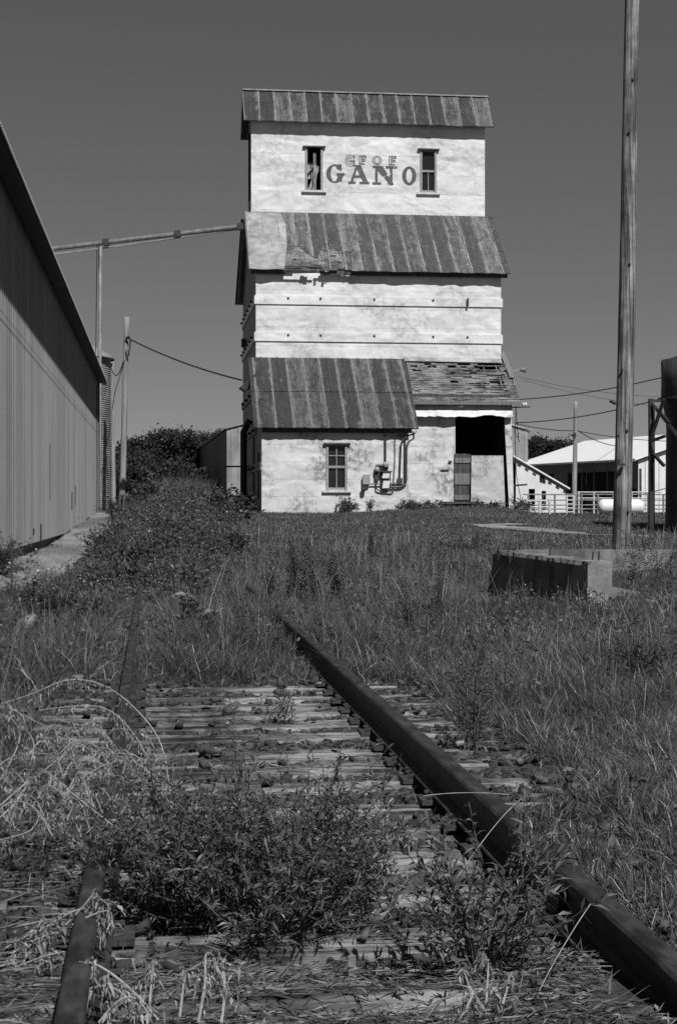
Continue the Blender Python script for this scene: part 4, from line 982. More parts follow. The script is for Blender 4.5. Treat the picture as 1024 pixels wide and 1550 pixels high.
# ================================================================ propane tank
D = 70; a, b = Vector(at(912, 767, D)), Vector(at(966, 767, D)); ax = (b - a).normalized(); rr = .34
pt = root('propane_tank', at(939, 779, D), 'white propane tank lying behind the big utility pole', 'propane tank')
mb = MB(); P = []; rs = []
for t in (-1., -.9, -.7, -.4, 0): P.append(a + ax * (t * rr * .75)); rs.append(rr * math.sqrt(max(1e-4, 1 - t * t)))
for t in (0, .4, .7, .9, 1.): P.append(b + ax * (t * rr * .75)); rs.append(rr * math.sqrt(max(1e-4, 1 - t * t)))
part('tank_shell', MB().tube(P, rs, 24), 'tank', pt, True)
for t in (.2, .8): p = a.lerp(b, t); part('saddle', MB().box((p.x - .12, p.y - .25, .7), (p.x + .12, p.y + .25, p.z - .28)), 'concrete', pt)
p = a.lerp(b, .3); part('valve_dome', MB().lathe((p.x, p.y, p.z + rr - .03), [(0, .16), (.08, .15), (.1, .0), (.1, -.05)], 12), 'galv', pt)
# ================================================================ hopper bin at the right edge
hb = root('hopper_tank', at(1070, 785, 45), 'dark rusty hopper tank with a braced leg frame at the right edge', 'tank')
c = Vector(at(1071, 765, 45)); zc = lambda py: CZ + (HY - py) / F * 45
mb = MB().lathe((c.x, c.y, 0), [(0, zc(536)), (.9, zc(539)), (1.30, zc(546)), (1.32, zc(545)), (1.31, zc(575)), (1.32, zc(603)), (1.30, zc(606))], 40); part('tank_shell', mb, 'bindark', hb, True)
part('hopper_cone', MB().lathe((c.x, c.y, 0), [(1.29, zc(606)), (1.27, zc(608)), (1.18, zc(640)), (1.17, zc(650)), (1.2, zc(788)), (1.2, .3)], 40), 'bindark', hb, True)
part('deck_ring', MB().lathe((c.x, c.y, 0), [(1.33, zc(602)), (1.42, zc(602.5)), (1.42, zc(606)), (1.33, zc(606.5))], 40), 'iron', hb)
lg = [Vector(at(984.5, 608, 44.6)), Vector(at(1150, 608, 44.6)), Vector(at(986, 608, 47.6)), Vector(at(1150, 608, 47.6))]
for p in lg: part('frame_leg', MB().beam((p.x, p.y, .4), (p.x, p.y, zc(605)), .13, .13), 'bindark', hb)
for a, b in ((at(982, 607, 44.6), at(1145, 604, 44.6)), (at(1004, 604, 44), at(983, 668, 44.5)), (at(986, 611, 44.5), at(1012, 640, 44)), (at(990, 616, 44.4), at(1025, 660, 44)), (at(983, 668, 44.5), at(1006, 660, 44)), (at(986, 685, 44.5), at(1004, 705, 44)), (at(986, 607, 47.6), at(986, 607, 44.6))):
    part('brace', MB().beam(a, b, .075, .075), 'bindark', hb)
# ================================================================ concrete foundation
cf = root('concrete_foundation', at(850, 890, 21), 'broken U-shaped concrete foundation wall in the grass by the big pole', 'foundation')
N0 = Vector(at(890, 850, 20)); N1 = Vector(at(745, 832.5, 26.1)); zt0 = N0.z; th = .30
d = Vector((N1.x - N0.x, N1.y - N0.y, 0)).normalized(); s = Vector((d.y, -d.x, 0))
if s.x < 0: s = -s
Lw = (Vector((N1.x, N1.y, 0)) - Vector((N0.x, N0.y, 0))).length
mb = MB(); n = 44
rows = []
for i in range(n + 1):
    t = i / n; p = Vector((N0.x, N0.y, 0)) + d * (Lw * t); g = -.25
    jz = zt0 + (N1.z - zt0) * t
    e = R.uniform(-.02, .006)
    rows.append([p - s * (.02 + .10 * t) + Vector((0, 0, g)) , p - s * R.uniform(0, .03) + Vector((0, 0, jz * .6)), p + s * R.uniform(-.02, .02) + Vector((0, 0, jz - .06)), p + s * R.uniform(.01, .05) + Vector((0, 0, jz + e)),
                 p + s * (th + R.uniform(-.02, .02)) + Vector((0, 0, jz + R.uniform(-.012, .008))), p + s * th + Vector((0, 0, g))])
o = 0
for r_ in rows: mb.v += [tuple(p) for p in r_]
m = 6
for i in range(n):
    for k in range(m - 1): a = i * m + k; mb.f.append((a, a + 1, a + 1 + m, a + m))
mb.f.append(tuple(range(m))); mb.f.append(tuple(n * m + k for k in reversed(range(m))))
part('side_wall', mb, 'concrete', cf)
bk = Vector(at(818, 832, 25.6)); bz = CZ - (831.5 - HY) / F * 26.0
p0 = Vector((N1.x, N1.y, 0)) + s * (th + .005) - d * .35; mb = MB()
n = 30; rows = []
for i in range(n + 1):
    t = i / n; p = p0 + s * (4.4 * t); rows.append([p + Vector((0, 0, -.2)), p - d * R.uniform(0, .01) + Vector((0, 0, bz + R.uniform(-.012, .006))), p + d * .25 + Vector((0, 0, bz + R.uniform(-.012, .006))), p + d * .25 + Vector((0, 0, -.2))])
for r_ in rows: mb.v += [tuple(p) for p in r_]
for i in range(n):
    for k in range(3): a = i * 4 + k; mb.f.append((a, a + 1, a + 5, a + 4))
mb.f.append((0, 1, 2, 3)); mb.f.append(tuple(n * 4 + k for k in (3, 2, 1, 0)))
part('back_wall', mb, 'concrete', cf)
# low broken step at the near end
p = Vector((N0.x, N0.y, 0)) + s * (th + .004)
mb = MB(); mb.hexa([p + s * 0 + Vector((0, 0, -.2)), p + s * .42 + Vector((0, 0, -.2)), p + s * .40 + d * 1.4 + Vector((0, 0, -.2)), p + d * 1.4 + Vector((0, 0, -.2))], [p + Vector((0, 0, .28)), p + s * .36 + Vector((0, 0, .24)), p + s * .35 + d * 1.3 + Vector((0, 0, .25)), p + d * 1.4 + Vector((0, 0, .3))])
part('step', mb, 'concrete', cf)
for px, py, D_ in ((758, 830, 25.3), (819, 838, 23), (882, 847, 20.6), (891, 846, 20.4)):
    p = Vector(at(px, py, D_)) + s * .12; part('rebar', MB().tube([p - Vector((0, 0, .06)), p + Vector((.01, 0, .1))], .012, 6), 'iron', cf)
# rubble at its foot
k = 0
for px, py, D_, sz in ((945, 902, 18.6, .10), (985, 909, 18.2, .12), (925, 906, 18.4, .07), (1008, 903, 18.8, .09), (960, 908, 18.0, .06), (935, 912, 17.6, .08), (915, 900, 18.6, .09)):
    p = Vector(at(px, py, D_)); b = Bits(); b.stones(np.array([[p.x, p.y, gz(p.x, p.y) + sz * .25]]), [sz], np.array([.95])); o = b.build('concrete_rubble', 'concrete', None, tuple(p))
    tag(o, 'broken lump of old concrete lying in the grass near the foundation', 'rubble', 'concrete lumps by the foundation')
# dirt track through the yard
drape('dirt_track', 'dirt', [(9.3, 45.5), (10.3, 43.5), (11.0, 40.5), (12.6, 38.6), (15.5, 37.5)], [.5, 1.6, .8, 1.3, .9], .02, 8, 14, .5)
drape('gravel_patch', 'dirt', [(9.2, 45.8), (10.8, 46.6)], [1.2, 1.6], .024, 6, 8, .8)
# ================================================================ track
def rail_path(which):
    P = []
    for v in np.arange(2.6, 37, .35):
        if which < 0: u = -.2 - .0045 * max(0, v - 9) * (1 if v < 30 else .0) - (.0945 if v >= 30 else 0)
        else: u = 1.309 + .006 * math.sin(v * .7)
        P.append((u, v, .178 + .006 * math.sin(v * .9 + which) - .008 * (v < 4)))
    return P
prof = [(a * 1.22, b) for a, b in [(-.064, -.158), (-.064, -.148), (-.02, -.136), (-.009, -.125), (-.009, -.055), (-.031, -.043), (-.033, -.012), (-.026, -.002), (-.012, 0), (.012, 0), (.026, -.002), (.033, -.012), (.031, -.043), (.009, -.055), (.009, -.125), (.02, -.136), (.064, -.148), (.064, -.158)]]
def make_rail(which, lab):
    P = rail_path(which); mb = MB(); m = len(prof)
    for u, v, z in P:
        for a, b in prof: mb.v.append((u + a * (1 if which > 0 else .84), v, z + b))
    for i in range(len(P) - 1):
        for k in range(m): a = i * m + k; b = i * m + (k + 1) % m; mb.f.append((a, b, b + m, a + m))
    mb.f.append(tuple(range(m))); mb.f.append(tuple((len(P) - 1) * m + k for k in reversed(range(m))))
    o = solid('rail', mb, 'rail', P[0], lab, 'rail'); return o, P
rl, PL = make_rail(-1, 'left rusty rail, partly buried under dry weeds')
rr_, PR = make_rail(1, 'right rusty rail running clear across the picture to the grass')
def joint(o, u, v, z):
    mb = MB()
    for sx in (-1, 1):
        mb.hexa([(u + sx * .011, v - .3, z - .125), (u + sx * .042, v - .3, z - .135), (u + sx * .042, v + .3, z - .135), (u + sx * .011, v + .3, z - .125)], [(u + sx * .011, v - .3, z - .056), (u + sx * .036, v - .3, z - .05), (u + sx * .036, v + .3, z - .05), (u + sx * .011, v + .3, z - .056)])
    j = part('joint_bar', mb, 'rail', o)
    for k in (-.22, -.08, .08, .22): part('bolt', MB().tube([(u - .042, v + k, z - .09), (u - .07, v + k, z - .09)], .02, 6), 'plate', j)
joint(rr_, 1.309, 5.25, .178); joint(rl, -.2, 5.9, .178)
part('joint_gap', MB().box((1.309 - .041, 5.247, .125), (1.309 + .041, 5.253, .1788)), 'black', rr_)
vt = 3.4; ties = []; tg = 'railroad ties under the rails'
while vt < 13.0:
    L = R.uniform(1.18, 1.36); L2 = R.uniform(1.15, 1.4); w = R.uniform(.19, .235); sk = R.uniform(-.035, .035); zz = R.uniform(-.022, .004)
    tie = root('railroad_tie', (.55, vt, -.08), 'weathered grey railroad tie lying in the ballast under the two rails', 'railroad tie', tg)
    # beam with split, worn top
    mb = MB(); nx, ny = 30, 6; top = []
    gro = [R.uniform(-.014, .0) for _ in range(ny + 1)]; gro[0] -= .018; gro[-1] -= .018
    for i in range(nx + 1):
        t = i / nx; x = .55 - L + (L + L2) * t
        if R.random() < .25: gro = [g_ + R.uniform(-.004, .004) for g_ in gro]
        for k in range(ny + 1):
            y = vt - w / 2 + w * k / ny + sk * (t - .5)
            deep = -.03 * (abs(x + .2) > .22 and abs(x - 1.3) > .22) * (R.random() < .08)
            mb.v.append((x, y, min(0., gro[k]) + zz + R.uniform(-.004, .002) + deep))
    nt_ = len(mb.v)
    for i in range(nx + 1):
        for k in (0, ny): p = mb.v[i * (ny + 1) + k]; mb.v.append((p[0], p[1] + (.004 if k else -.004), -.17))
    for i in range(nx):
        for k in range(ny): a = i * (ny + 1) + k; mb.f.append((a, a + 1, a + ny + 2, a + ny + 1))
        a = i * (ny + 1); b = nt_ + 2 * i; mb.f.append((a, a + ny + 1, b + 2, b)); a += ny; b += 1; mb.f.append((a, b, b + 2, a + ny + 1))
    for i in (0, nx): mb.f.append(tuple(i * (ny + 1) + k for k in range(ny + 1)) + (nt_ + 2 * i + 1, nt_ + 2 * i))
    part('beam', mb, 'tie', tie)
    for u in (-.2 - .0045 * max(0, vt - 9), 1.302):
        pl = part('tie_plate', MB().box((u - .13, vt - .085, -.006), (u + .13, vt + .085, .014)), 'plate', tie)
        for a, b in ((-.082, -.05), (.082, .05), (-.082, .06)):
            part('spike', MB().box((u + a - .008, vt + b - .008, .0165), (u + a + .008, vt + b + .008, .026)).box((u + a - .016, vt + b - .012, .0265), (u + a + .016, vt + b + .012, .036)), 'plate', pl)
    ties.append(vt); vt += .53 * R.uniform(.93, 1.06)
# ================================================================ vegetation
def wedge(n, D0, D1, mx=.245, extra=1.2, power=1.):
    """random ground points in front of the viewpoint; returns u, v"""
    t = G.uniform(size=n); D = (D0 ** (power + 1) + t * (D1 ** (power + 1) - D0 ** (power + 1))) ** (1 / (power + 1))
    X = G.uniform(-1, 1, n) * (mx * D + extra)
    return D * SA + X * CA, D * CA - X * SA, D
def segdist(u, v, pts):
    d = np.full(len(u), 1e9)
    for a, b in zip(pts[:-1], pts[1:]):
        ax, ay = a; bx, by = b; L2 = (bx - ax) ** 2 + (by - ay) ** 2
        t = np.clip(((u - ax) * (bx - ax) + (v - ay) * (by - ay)) / L2, 0, 1)
        d = np.minimum(d, np.hypot(u - ax - t * (bx - ax), v - ay - t * (by - ay)))
    return d
fN = np.array([N0.x, N0.y]); fd = np.array([d.x, d.y]) if False else np.array([(N1 - N0).x, (N1 - N0).y]); fd = fd / np.linalg.norm(fd)
fs_ = np.array([fd[1], -fd[0]]);
def blocked(u, v):
    q = (u - fN[0]) * fd[0] + (v - fN[1]) * fd[1]; w = (u - fN[0]) * fs_[0] + (v - fN[1]) * fs_[1]
    b = (q > -.02) & (q < Lw) & (w > -.08) & (w < .32)
    b |= (q > Lw - .4) & (q < Lw - .02) & (w > .3) & (w < 4.7)
    b |= (u > UL - .05) & (u < UR + .1) & (v > VL - .05) & ((v > VR_ - .05) | (u < USTEP)) & (v < VK)
    b |= (u < WU + .1) & (v > V0) & (v < V1)
    b |= (v > 81.8) & (u > 0) & (u < 20)
    return b
def gmask(u, v):
    n1 = vnoise(u, v, .5, 11) - .5; n2 = vnoise(u, v, 1.6, 12) - .5
    m = np.ones(len(u))
    uu = u + n1 * .35
    trk = (uu > -.62) & (uu < 2.0) & (v < 12.15 + n1 * .8)
    m = np.where(trk, .018, m)
    rg = (u > 1.44) & (uu > 1.42 + .6 * sstep(6.2, 7.4, v)) & (v > 3.9)
    m = np.where(rg, 1., m)
    m = np.where(rg & (v < 4.4), sstep(3.7, 4.4, v), m)
    lf = (uu <= -.42)
    m = np.where(lf & (v < 5.6), .05, m); m = np.where(lf & (v >= 5.6) & (v < 9.), .3, m)
    bare = sstep(.10, .24, n2 + .12 * (n1)) ; m = m * (1 - .55 * bare * (v < 14) * (u < 1.4))
    ap = (u < -1.22 - .35 * (1 - sstep(20, 32, v)) + n1 * .35) & (v > 18); m = np.where(ap, .03, m)
    m = np.where((segdist(u, v, [(9.3, 45.5), (10.3, 43.5), (11.0, 40.5), (12.6, 38.6), (15.5, 37.5)]) < .55 + n1 * .7) | (np.hypot(u - 10, v - 46.2) < .9), .04, m)
    m = np.where(blocked(u, v), 0, m)
    q = (u - fN[0]) * fd[0] + (v - fN[1]) * fd[1]; w = (u - fN[0]) * fs_[0] + (v - fN[1]) * fs_[1]
    m = np.where((q > -1) & (q < Lw + .5) & (w > -1.1) & (w < 4.5), m * .35, m)
    pit = np.exp(-(((u - PITC[0]) / .5) ** 2 + ((v - PITC[1]) / .55) ** 2)); m = m * (1 - .9 * pit)
    return m
_p = PZ(965, 1040, .1); PITC = (_p.x, _p.y)
def gheight(u, v):
    h = .075 + .085 * vnoise(u, v, 1.3, 21) + .06 * vnoise(u, v, .35, 22)
    h = h * (1 + .4 * (1 - sstep(8, 14, v)))
    h = np.where(v > 30, h * (1 - .3 * sstep(30, 44, v)), h)
    on = (np.abs(u - .55) < 1.6) & (v > 11.5) & (v < 26); h = np.where(on, h * 1.7, h)
    h = np.where((np.abs(u - .55) < 1.3) & (v < 12.1), h * .5, h)
    # grass is kept low along the far part of the rail so its head shows
    h = np.where((u < 1.25) & (u > .75) & (v < 17) & (v > 11), h * .6, h); h = np.where((np.abs(u + .22) < .30) & (v > 11) & (v < 26), h * .38, h)
    h = np.where((np.abs(u - 1.3) < .09) & (v < 17), h * .2, h)
    return h
gr = Bits()
def sow(n, D0, D1, wlo, whi, seg, hs=1., power=1.):
    u, v, D = wedge(n, D0, D1, power=power); tuft = vnoise(u, v, .16, 31) * (.55 + .75 * vnoise(u, v, 2.2, 32)) if D1 < 30 else .75 * vnoise(u, v, 1.1, 33) + .3
    keep = G.uniform(size=n) < gmask(u, v) * np.clip(tuft * 1.9 - .05, .12, 1); u, v = u[keep], v[keep]; m = len(u)
    h = gheight(u, v) * G.uniform(.45, 1.25, m) * hs; tall = G.uniform(size=m) < .02; h = np.where(tall, h * 1.5, h)
    rn = np.clip(G.beta(2, 2.6, m) * .92 + (vnoise(u, v, 1.5, 34) - .5) * .45, 0, .93); dry = G.uniform(size=m) < .075 + .06 * (vnoise(u, v, 1.0, 35) > .6); rn = np.where(dry, G.uniform(.93, 1., m), rn)
    p = np.stack([u, v, tz(u, v) - .01], 1)
    gr.blades(p, G.uniform(0, 6.28, m), np.abs(G.normal(.5, .42, m)), h, G.uniform(wlo, whi, m), np.abs(G.normal(.35, .38, m)), rn, seg)
sow(300000, 3.4, 11, .0042, .009, 3); sow(330000, 10, 20, .005, .010, 3, 1.1); sow(260000, 18, 34, .008, .015, 1, 1.05); sow(220000, 32, 62, .014, .028, 1, 1.); sow(50000, 60, 110, .05, .09, 1, 1.1)
# thin seed stalks and coarse leafy patches through the grass
u, v, D = wedge(9000, 5, 36); k = (gmask(u, v) > .5) & (vnoise(u, v, 1.4, 44) > .45); u, v, D = u[k], v[k], D[k]; m = len(u)
gr.blades(np.stack([u, v, tz(u, v)], 1), G.uniform(0, 6.28, m), np.abs(G.normal(.15, .15, m)), gheight(u, v) * G.uniform(1.5, 3.6, m), np.maximum(.0035, D * .0004), np.abs(G.normal(.12, .15, m)), G.uniform(.55, 1., m), 3)
u, v, D = wedge(60000, 5, 34); k = (gmask(u, v) > .5) & (vnoise(u, v, 1.1, 47) * .7 + vnoise(u, v, .3, 48) * .4 > .66); u, v, D = u[k], v[k], D[k]; m = len(u)
dv = G.normal(size=(m, 3)); dv[:, 2] = np.abs(dv[:, 2]) * .8
gr.leaves(np.stack([u, v, tz(u, v) + G.uniform(.0, 1., m) * (.1 + .3 * vnoise(u, v, .6, 49))], 1), dv, G.uniform(.03, .06, m) + D * .0008, G.uniform(.010, .02, m) + D * .0003, G.beta(2, 3, m) * .7)
# low leafy weeds through the grass
u, v, D = wedge(26000, 4, 30); k = (gmask(u, v) > .5) & (vnoise(u, v, .9, 41) > .52); u, v = u[k], v[k]; m = len(u)
dv = G.normal(size=(m, 3)) * .7; dv[:, 2] = np.abs(dv[:, 2]) * .6 + .1
gr.leaves(np.stack([u, v, tz(u, v) + G.uniform(.02, .22, m)], 1), dv, G.uniform(.03, .07, m), G.uniform(.014, .03, m), G.uniform(.1, .9, m))
g_ = gr.build('grass', 'grass'); g_['kind'] = 'stuff'
# ballast stones
st = Bits(); n = 26000
u = G.uniform(-1.25, 2.4, n); v = 3.2 + G.uniform(0, 1, n) ** .9 * 10.3
rs_ = np.clip(G.gamma(3.0, .0062, n) + .006, .007, .034); keep = np.ones(n, bool)
for t in ties: keep &= ~((np.abs(v - t) < .115) & (G.uniform(size=n) > .04))
keep &= (np.abs(u - 1.302) > .07) & (np.abs(u + .22) > .07) & ~((v < 4.7) & ((G.uniform(size=n) > .5) | (rs_ > .017))); u, v, rs_ = u[keep], v[keep], rs_[keep]
zs = np.maximum(tz(u, v), -.125) + rs_ * .2 + G.uniform(0, .018, len(u))
for t in ties: zs = np.where((np.abs(v - t) < .1), np.maximum(zs, .0 + rs_ * .3), zs)
rn = G.beta(2, 3, len(u)); rn = np.where(G.uniform(size=len(u)) < .008, .98, rn)
st.stones(np.stack([u, v, zs], 1), rs_, rn)
n = 1500; u, v = G.uniform(-1.2, -.4, n), G.uniform(3.5, 5.6, n); st.stones(np.stack([u, v, tz(u, v)], 1), np.clip(G.gamma(2, .004, n), .003, .03), G.uniform(0, .9, n))
o = st.build('ballast', 'ballast'); o['kind'] = 'stuff'
# dead straw and twigs on the ground
sw = Bits()
def litter(n, u0, u1, v0, v1, L0, L1, w0, w1, thr=.4):
    u, v = G.uniform(u0, u1, n), G.uniform(v0, v1, n); k = vnoise(u, v, .3, 51) * .6 + vnoise(u, v, .8, 52) * .5 > thr; k &= np.abs(u - 1.302) > .06; k &= (np.abs(u + .2) > .05) | (G.uniform(size=n) < .1); u, v = u[k], v[k]; m = len(u)
    a = G.normal(.1, .9, m); dd_ = np.stack([np.cos(a), np.sin(a), G.normal(0, .12, m)], 1)
    zz = np.maximum(tz(u, v), np.where((u > -.7) & (u < 1.8) & (v > 4.2) & (v < 12.5), -.09, -.2)) + G.uniform(.002, .035, m)
    for t in ties: zz = np.where(np.abs(v - t) < .12, np.maximum(zz, .004 + G.uniform(0, .012, m)), zz)
    sw.leaves(np.stack([u, v, zz], 1), dd_, G.uniform(L0, L1, m), G.uniform(w0, w1, m), G.beta(2, 2.2, m), .02, .1)
litter(8000, -1.4, 1.9, 3.2, 4.85, .03, .15, .0025, .006, .42); litter(6000, -.3, 1.5, 3.2, 4.8, .015, .06, .003, .010, .42)
litter(5000, -2.2, -.3, 3.8, 7.5, .04, .22, .003, .007, .45); litter(4500, -.2, 1.9, 4.7, 12, .03, .13, .003, .007, .5); litter(3500, 1.4, 3.2, 3.4, 7, .04, .2, .003, .006, .5)
o = sw.build('straw_litter', 'straw'); o['kind'] = 'stuff'
# ---------------------------------------------------------------- single plants
def V3(p): return np.array(p, dtype=float)
def curve(a, c, b, n=8): return [(1 - t) ** 2 * a + 2 * t * (1 - t) * c + t * t * b for t in np.linspace(0, 1, n)]
def along(pts, t):
    k = t * (len(pts) - 1); i = min(int(k), len(pts) - 2); f = k - i; return pts[i] * (1 - f) + pts[i + 1] * f, pts[i + 1] - pts[i]
def ground_at(px, py, z=None):
    p = PZ(px, py, 0.)
    for _ in range(12): p = PZ(px, py, min(gz(p.x, p.y), 1.2))
    return V3((p.x, p.y, gz(p.x, p.y)))
def plant_root(name, b, label, cat, group=None): return root(name, tuple(b), label, cat, group)
def bushy(label, b, r, h, nb, L, W, mat='fleaf', step=.014, twigs=4, cat='weed', name='leafy_weed', group=None, lean=(0, 0), leaf_from=.3, stemr=.0035, rn=(.15, .95), flowers=0, smat='stem', low=0.):
    rt = plant_root(name, b, label, cat, group); sm = MB(); P = []; Dd = []; tips = []
    for i in range(nb):
        ph = R.uniform(0, 6.283); th = math.acos(1 - R.uniform(low, 1.0) * .98) ; q = R.uniform(.5, 1.08)
        e = b + V3((r * math.sin(th) * math.cos(ph) * q + lean[0] * math.cos(th), r * math.sin(th) * math.sin(ph) * q + lean[1] * math.cos(th), h * (.12 + .88 * math.cos(th) ** .7) * q))
        c = b + (e - b) * V3((.35, .35, .75)) + V3((R.gauss(0, .04) * r, R.gauss(0, .04) * r, 0))
        pts = curve(b + V3((R.gauss(0, .02), R.gauss(0, .02), -.01)), c, e, 7); sm.tube(pts, [stemr * (1 - .6 * k / 6) for k in range(7)], 3, False)
        tw = [pts]
        for j in range(twigs):
            s0, d0 = along(pts, R.uniform(.4, .92)); d0 = d0 / (np.linalg.norm(d0) + 1e-9); dv = d0 * .8 + np.array([R.gauss(0, .6), R.gauss(0, .6), R.gauss(.25, .4)])
            ln = R.uniform(.08, .2) * (r + h); t2 = [s0, s0 + dv * ln * .5, s0 + dv * ln + V3((0, 0, .02))]; sm.tube(t2, [stemr * .5, stemr * .4, stemr * .3], 3, False); tw.append(t2)
        for k, t2 in enumerate(tw):
            ln = sum(np.linalg.norm(t2[i + 1] - t2[i]) for i in range(len(t2) - 1)); n = max(3, int(ln / step)); f0 = leaf_from if k == 0 else .15
            for j in range(n):
                t = f0 + (1 - f0) * (j + R.random()) / n; t = min(t, .999); s0, d0 = along(t2, t); d0 = d0 / (np.linalg.norm(d0) + 1e-9)
                P.append(s0); Dd.append(d0 * (.5 if t < .93 else .9) + np.array([R.gauss(0, .62), R.gauss(0, .62), R.gauss(.1, .5)]))
            tips.append(t2[-1])
    part('stem', sm, smat, rt); P, Dd = np.array(P), np.array(Dd); m = len(P); lb = Bits()
    lb.leaves(P, Dd, G.uniform(.6, 1.25, m) * L, G.uniform(.7, 1.2, m) * W, np.clip(G.beta(2, 2.3, m) * (rn[1] - rn[0]) + rn[0], 0, 1) , .2, .14); lb.build('foliage', mat, rt)
    if flowers:
        fb = Bits(); T = np.array(tips); T = T[G.permutation(len(T))][:int(60 * flowers)]
        for q in T:
            fb = Bits(); fb.stones((q + np.array([0, 0, .01]))[None], [R.uniform(.007, .014)], np.ones(1)); fb.build('flower', 'flower', rt)
    return rt
def tallweed(label, b, h, ns, L, W, spread=.08, lean=0., mat='weed', cat='tall weed', name='tall_weed', group=None, dens=.011, stemr=.003, bare=.1, feather=.0, ldir=None, rn=(.1, .9)):
    rt = plant_root(name, b, label, cat, group); sm = MB(); P = []; Dd = []; Ls = []
    for i in range(ns):
        hh = h * (1 if i == 0 else R.uniform(.5, .98)); o = V3((R.gauss(0, spread * .45), R.gauss(0, spread * .45), -.01)) if i else V3((0, 0, -.01))
        ph = ldir if ldir is not None else R.uniform(0, 6.28); e = b + o + V3((math.cos(ph) * (lean + R.uniform(0, spread)), math.sin(ph) * (lean + R.uniform(0, spread)), hh)); c = b + o * .6 + (e - b) * V3((.2, .2, .55)) + V3((R.gauss(0, .03), R.gauss(0, .03), 0))
        pts = curve(b + o, c, e, 10); sm.tube(pts, [stemr * (1 - .65 * k / 9) for k in range(10)], 4, False); n = int(hh / dens); a = R.uniform(0, 6.28)
        for j in range(n):
            t = bare + (1 - bare) * (j + R.random()) / n; s0, d0 = along(pts, min(t, .999)); d0 = d0 / np.linalg.norm(d0); a += 2.4 + R.gauss(0, .3); k = 1 - .55 * t
            P.append(s0 + V3((math.cos(a), math.sin(a), 0)) * R.uniform(0, feather) * (1 - abs(t - .6))); Dd.append(d0 * R.uniform(.35, 1.) + np.array([math.cos(a), math.sin(a), R.gauss(.05, .2)]) * .75); Ls.append(L * k * R.uniform(.7, 1.25))
    part('stem', sm, 'stem', rt); P, Dd = np.array(P), np.array(Dd); m = len(P); lb = Bits(); lb.leaves(P, Dd, np.array(Ls), G.uniform(.7, 1.2, m) * W, np.clip(G.beta(2, 2.4, m) * (rn[1] - rn[0]) + rn[0], 0, 1), .3, .12); lb.build('foliage', mat, rt); return rt
def drystalk(label, stems, tuft=.05, r=.004, name='dry_weed', dn=26, lf=(.02, .05), group=None, hang=.5, mat='dry', twig=.3):
    """withered plant: bent stems (3-D points) with hanging curled leaves"""
    rt = plant_root(name, stems[0][0], label, 'dead weed', group); sm = MB(); P = []; Dd = []
    for s in stems:
        s = [V3(p) for p in s]; pts = []
        for i in range(len(s) - 1):
            p0, p1, p2, p3 = s[max(i - 1, 0)], s[i], s[i + 1], s[min(i + 2, len(s) - 1)]
            for t in np.linspace(0, 1, 6)[:-1]: pts.append(.5 * (2 * p1 + (p2 - p0) * t + (2 * p0 - 5 * p1 + 4 * p2 - p3) * t * t + (3 * p1 - p0 - 3 * p2 + p3) * t ** 3))
        pts.append(s[-1]); n = len(pts); sm.tube(pts, [r * (1.15 - .7 * k / (n - 1)) for k in range(n)], 5, False)
        ln = sum(np.linalg.norm(pts[i + 1] - pts[i]) for i in range(n - 1))
        for j in range(int(ln * dn)):
            s0, d0 = along(pts, R.uniform(.12, .999)); dv = np.array([R.gauss(0, .7), R.gauss(0, .7), -hang + R.gauss(0, .5)]); k = R.uniform(.3, 1.) * tuft; e = s0 + dv * k
            if R.random() < twig: sm.tube([s0, s0 + dv * k * .5 + V3((0, 0, .01)), e], [r * .35, r * .3, r * .2], 3, False)
            for q in range(R.randint(2, 6)): P.append(s0 + (e - s0) * R.uniform(.3, 1.05) + np.array([R.gauss(0, .006), R.gauss(0, .006), R.gauss(0, .006)])); Dd.append(np.array([R.gauss(0, .6), R.gauss(0, .6), -hang + R.gauss(0, .5)]))
    part('stem', sm, 'drystem' if mat == 'dry' else 'stem', rt); P, Dd = np.array(P), np.array(Dd); m = len(P); lb = Bits(); lb.leaves(P, Dd, G.uniform(lf[0], lf[1], m), G.uniform(.25, .6, m) * lf[1] * .6, G.beta(2, 2, m), .5, .35); lb.build('withered_leaves', mat, rt); return rt
# foreground
bushy('large bushy green weed filling the track between the rails', ground_at(425, 1438), .44, .58, 58, .036, .0078, step=.0095, twigs=6, name='bushy_weed', cat='bush', rn=(.1, .95))
bushy('bushy green weed leaning over the left rail', ground_at(262, 1418), .34, .54, 36, .035, .0075, step=.010, twigs=6, name='bushy_weed', cat='bush', rn=(.1, .9))
bushy('smaller green weed at the right edge of the large bush', ground_at(500, 1395), .22, .42, 24, .035, .0075, step=.010, twigs=5, name='bushy_weed', cat='bush')
bushy('leafy weed with long narrow leaves standing alone in front of the right rail', ground_at(728, 1490), .27, .50, 24, .05, .0105, step=.013, twigs=4, name='bushy_weed', cat='bush', lean=(.06, 0), leaf_from=.12, stemr=.0042)
tallweed('leafy shoot leaning across the right rail near its joint', ground_at(765, 1440), .32, 2, .07, .011, .05, .2, 'fleaf', ldir=.2, dens=.015, stemr=.004, name='leafy_shoot', cat='weed')
tallweed('tall single shoot rising in front of the right rail', ground_at(742, 1450), .50, 1, .08, .013, .03, .05, 'fleaf', dens=.016, stemr=.0045, name='leafy_shoot', cat='weed')
def S(*pts): return [at(px, py, D) for px, py, D in pts]
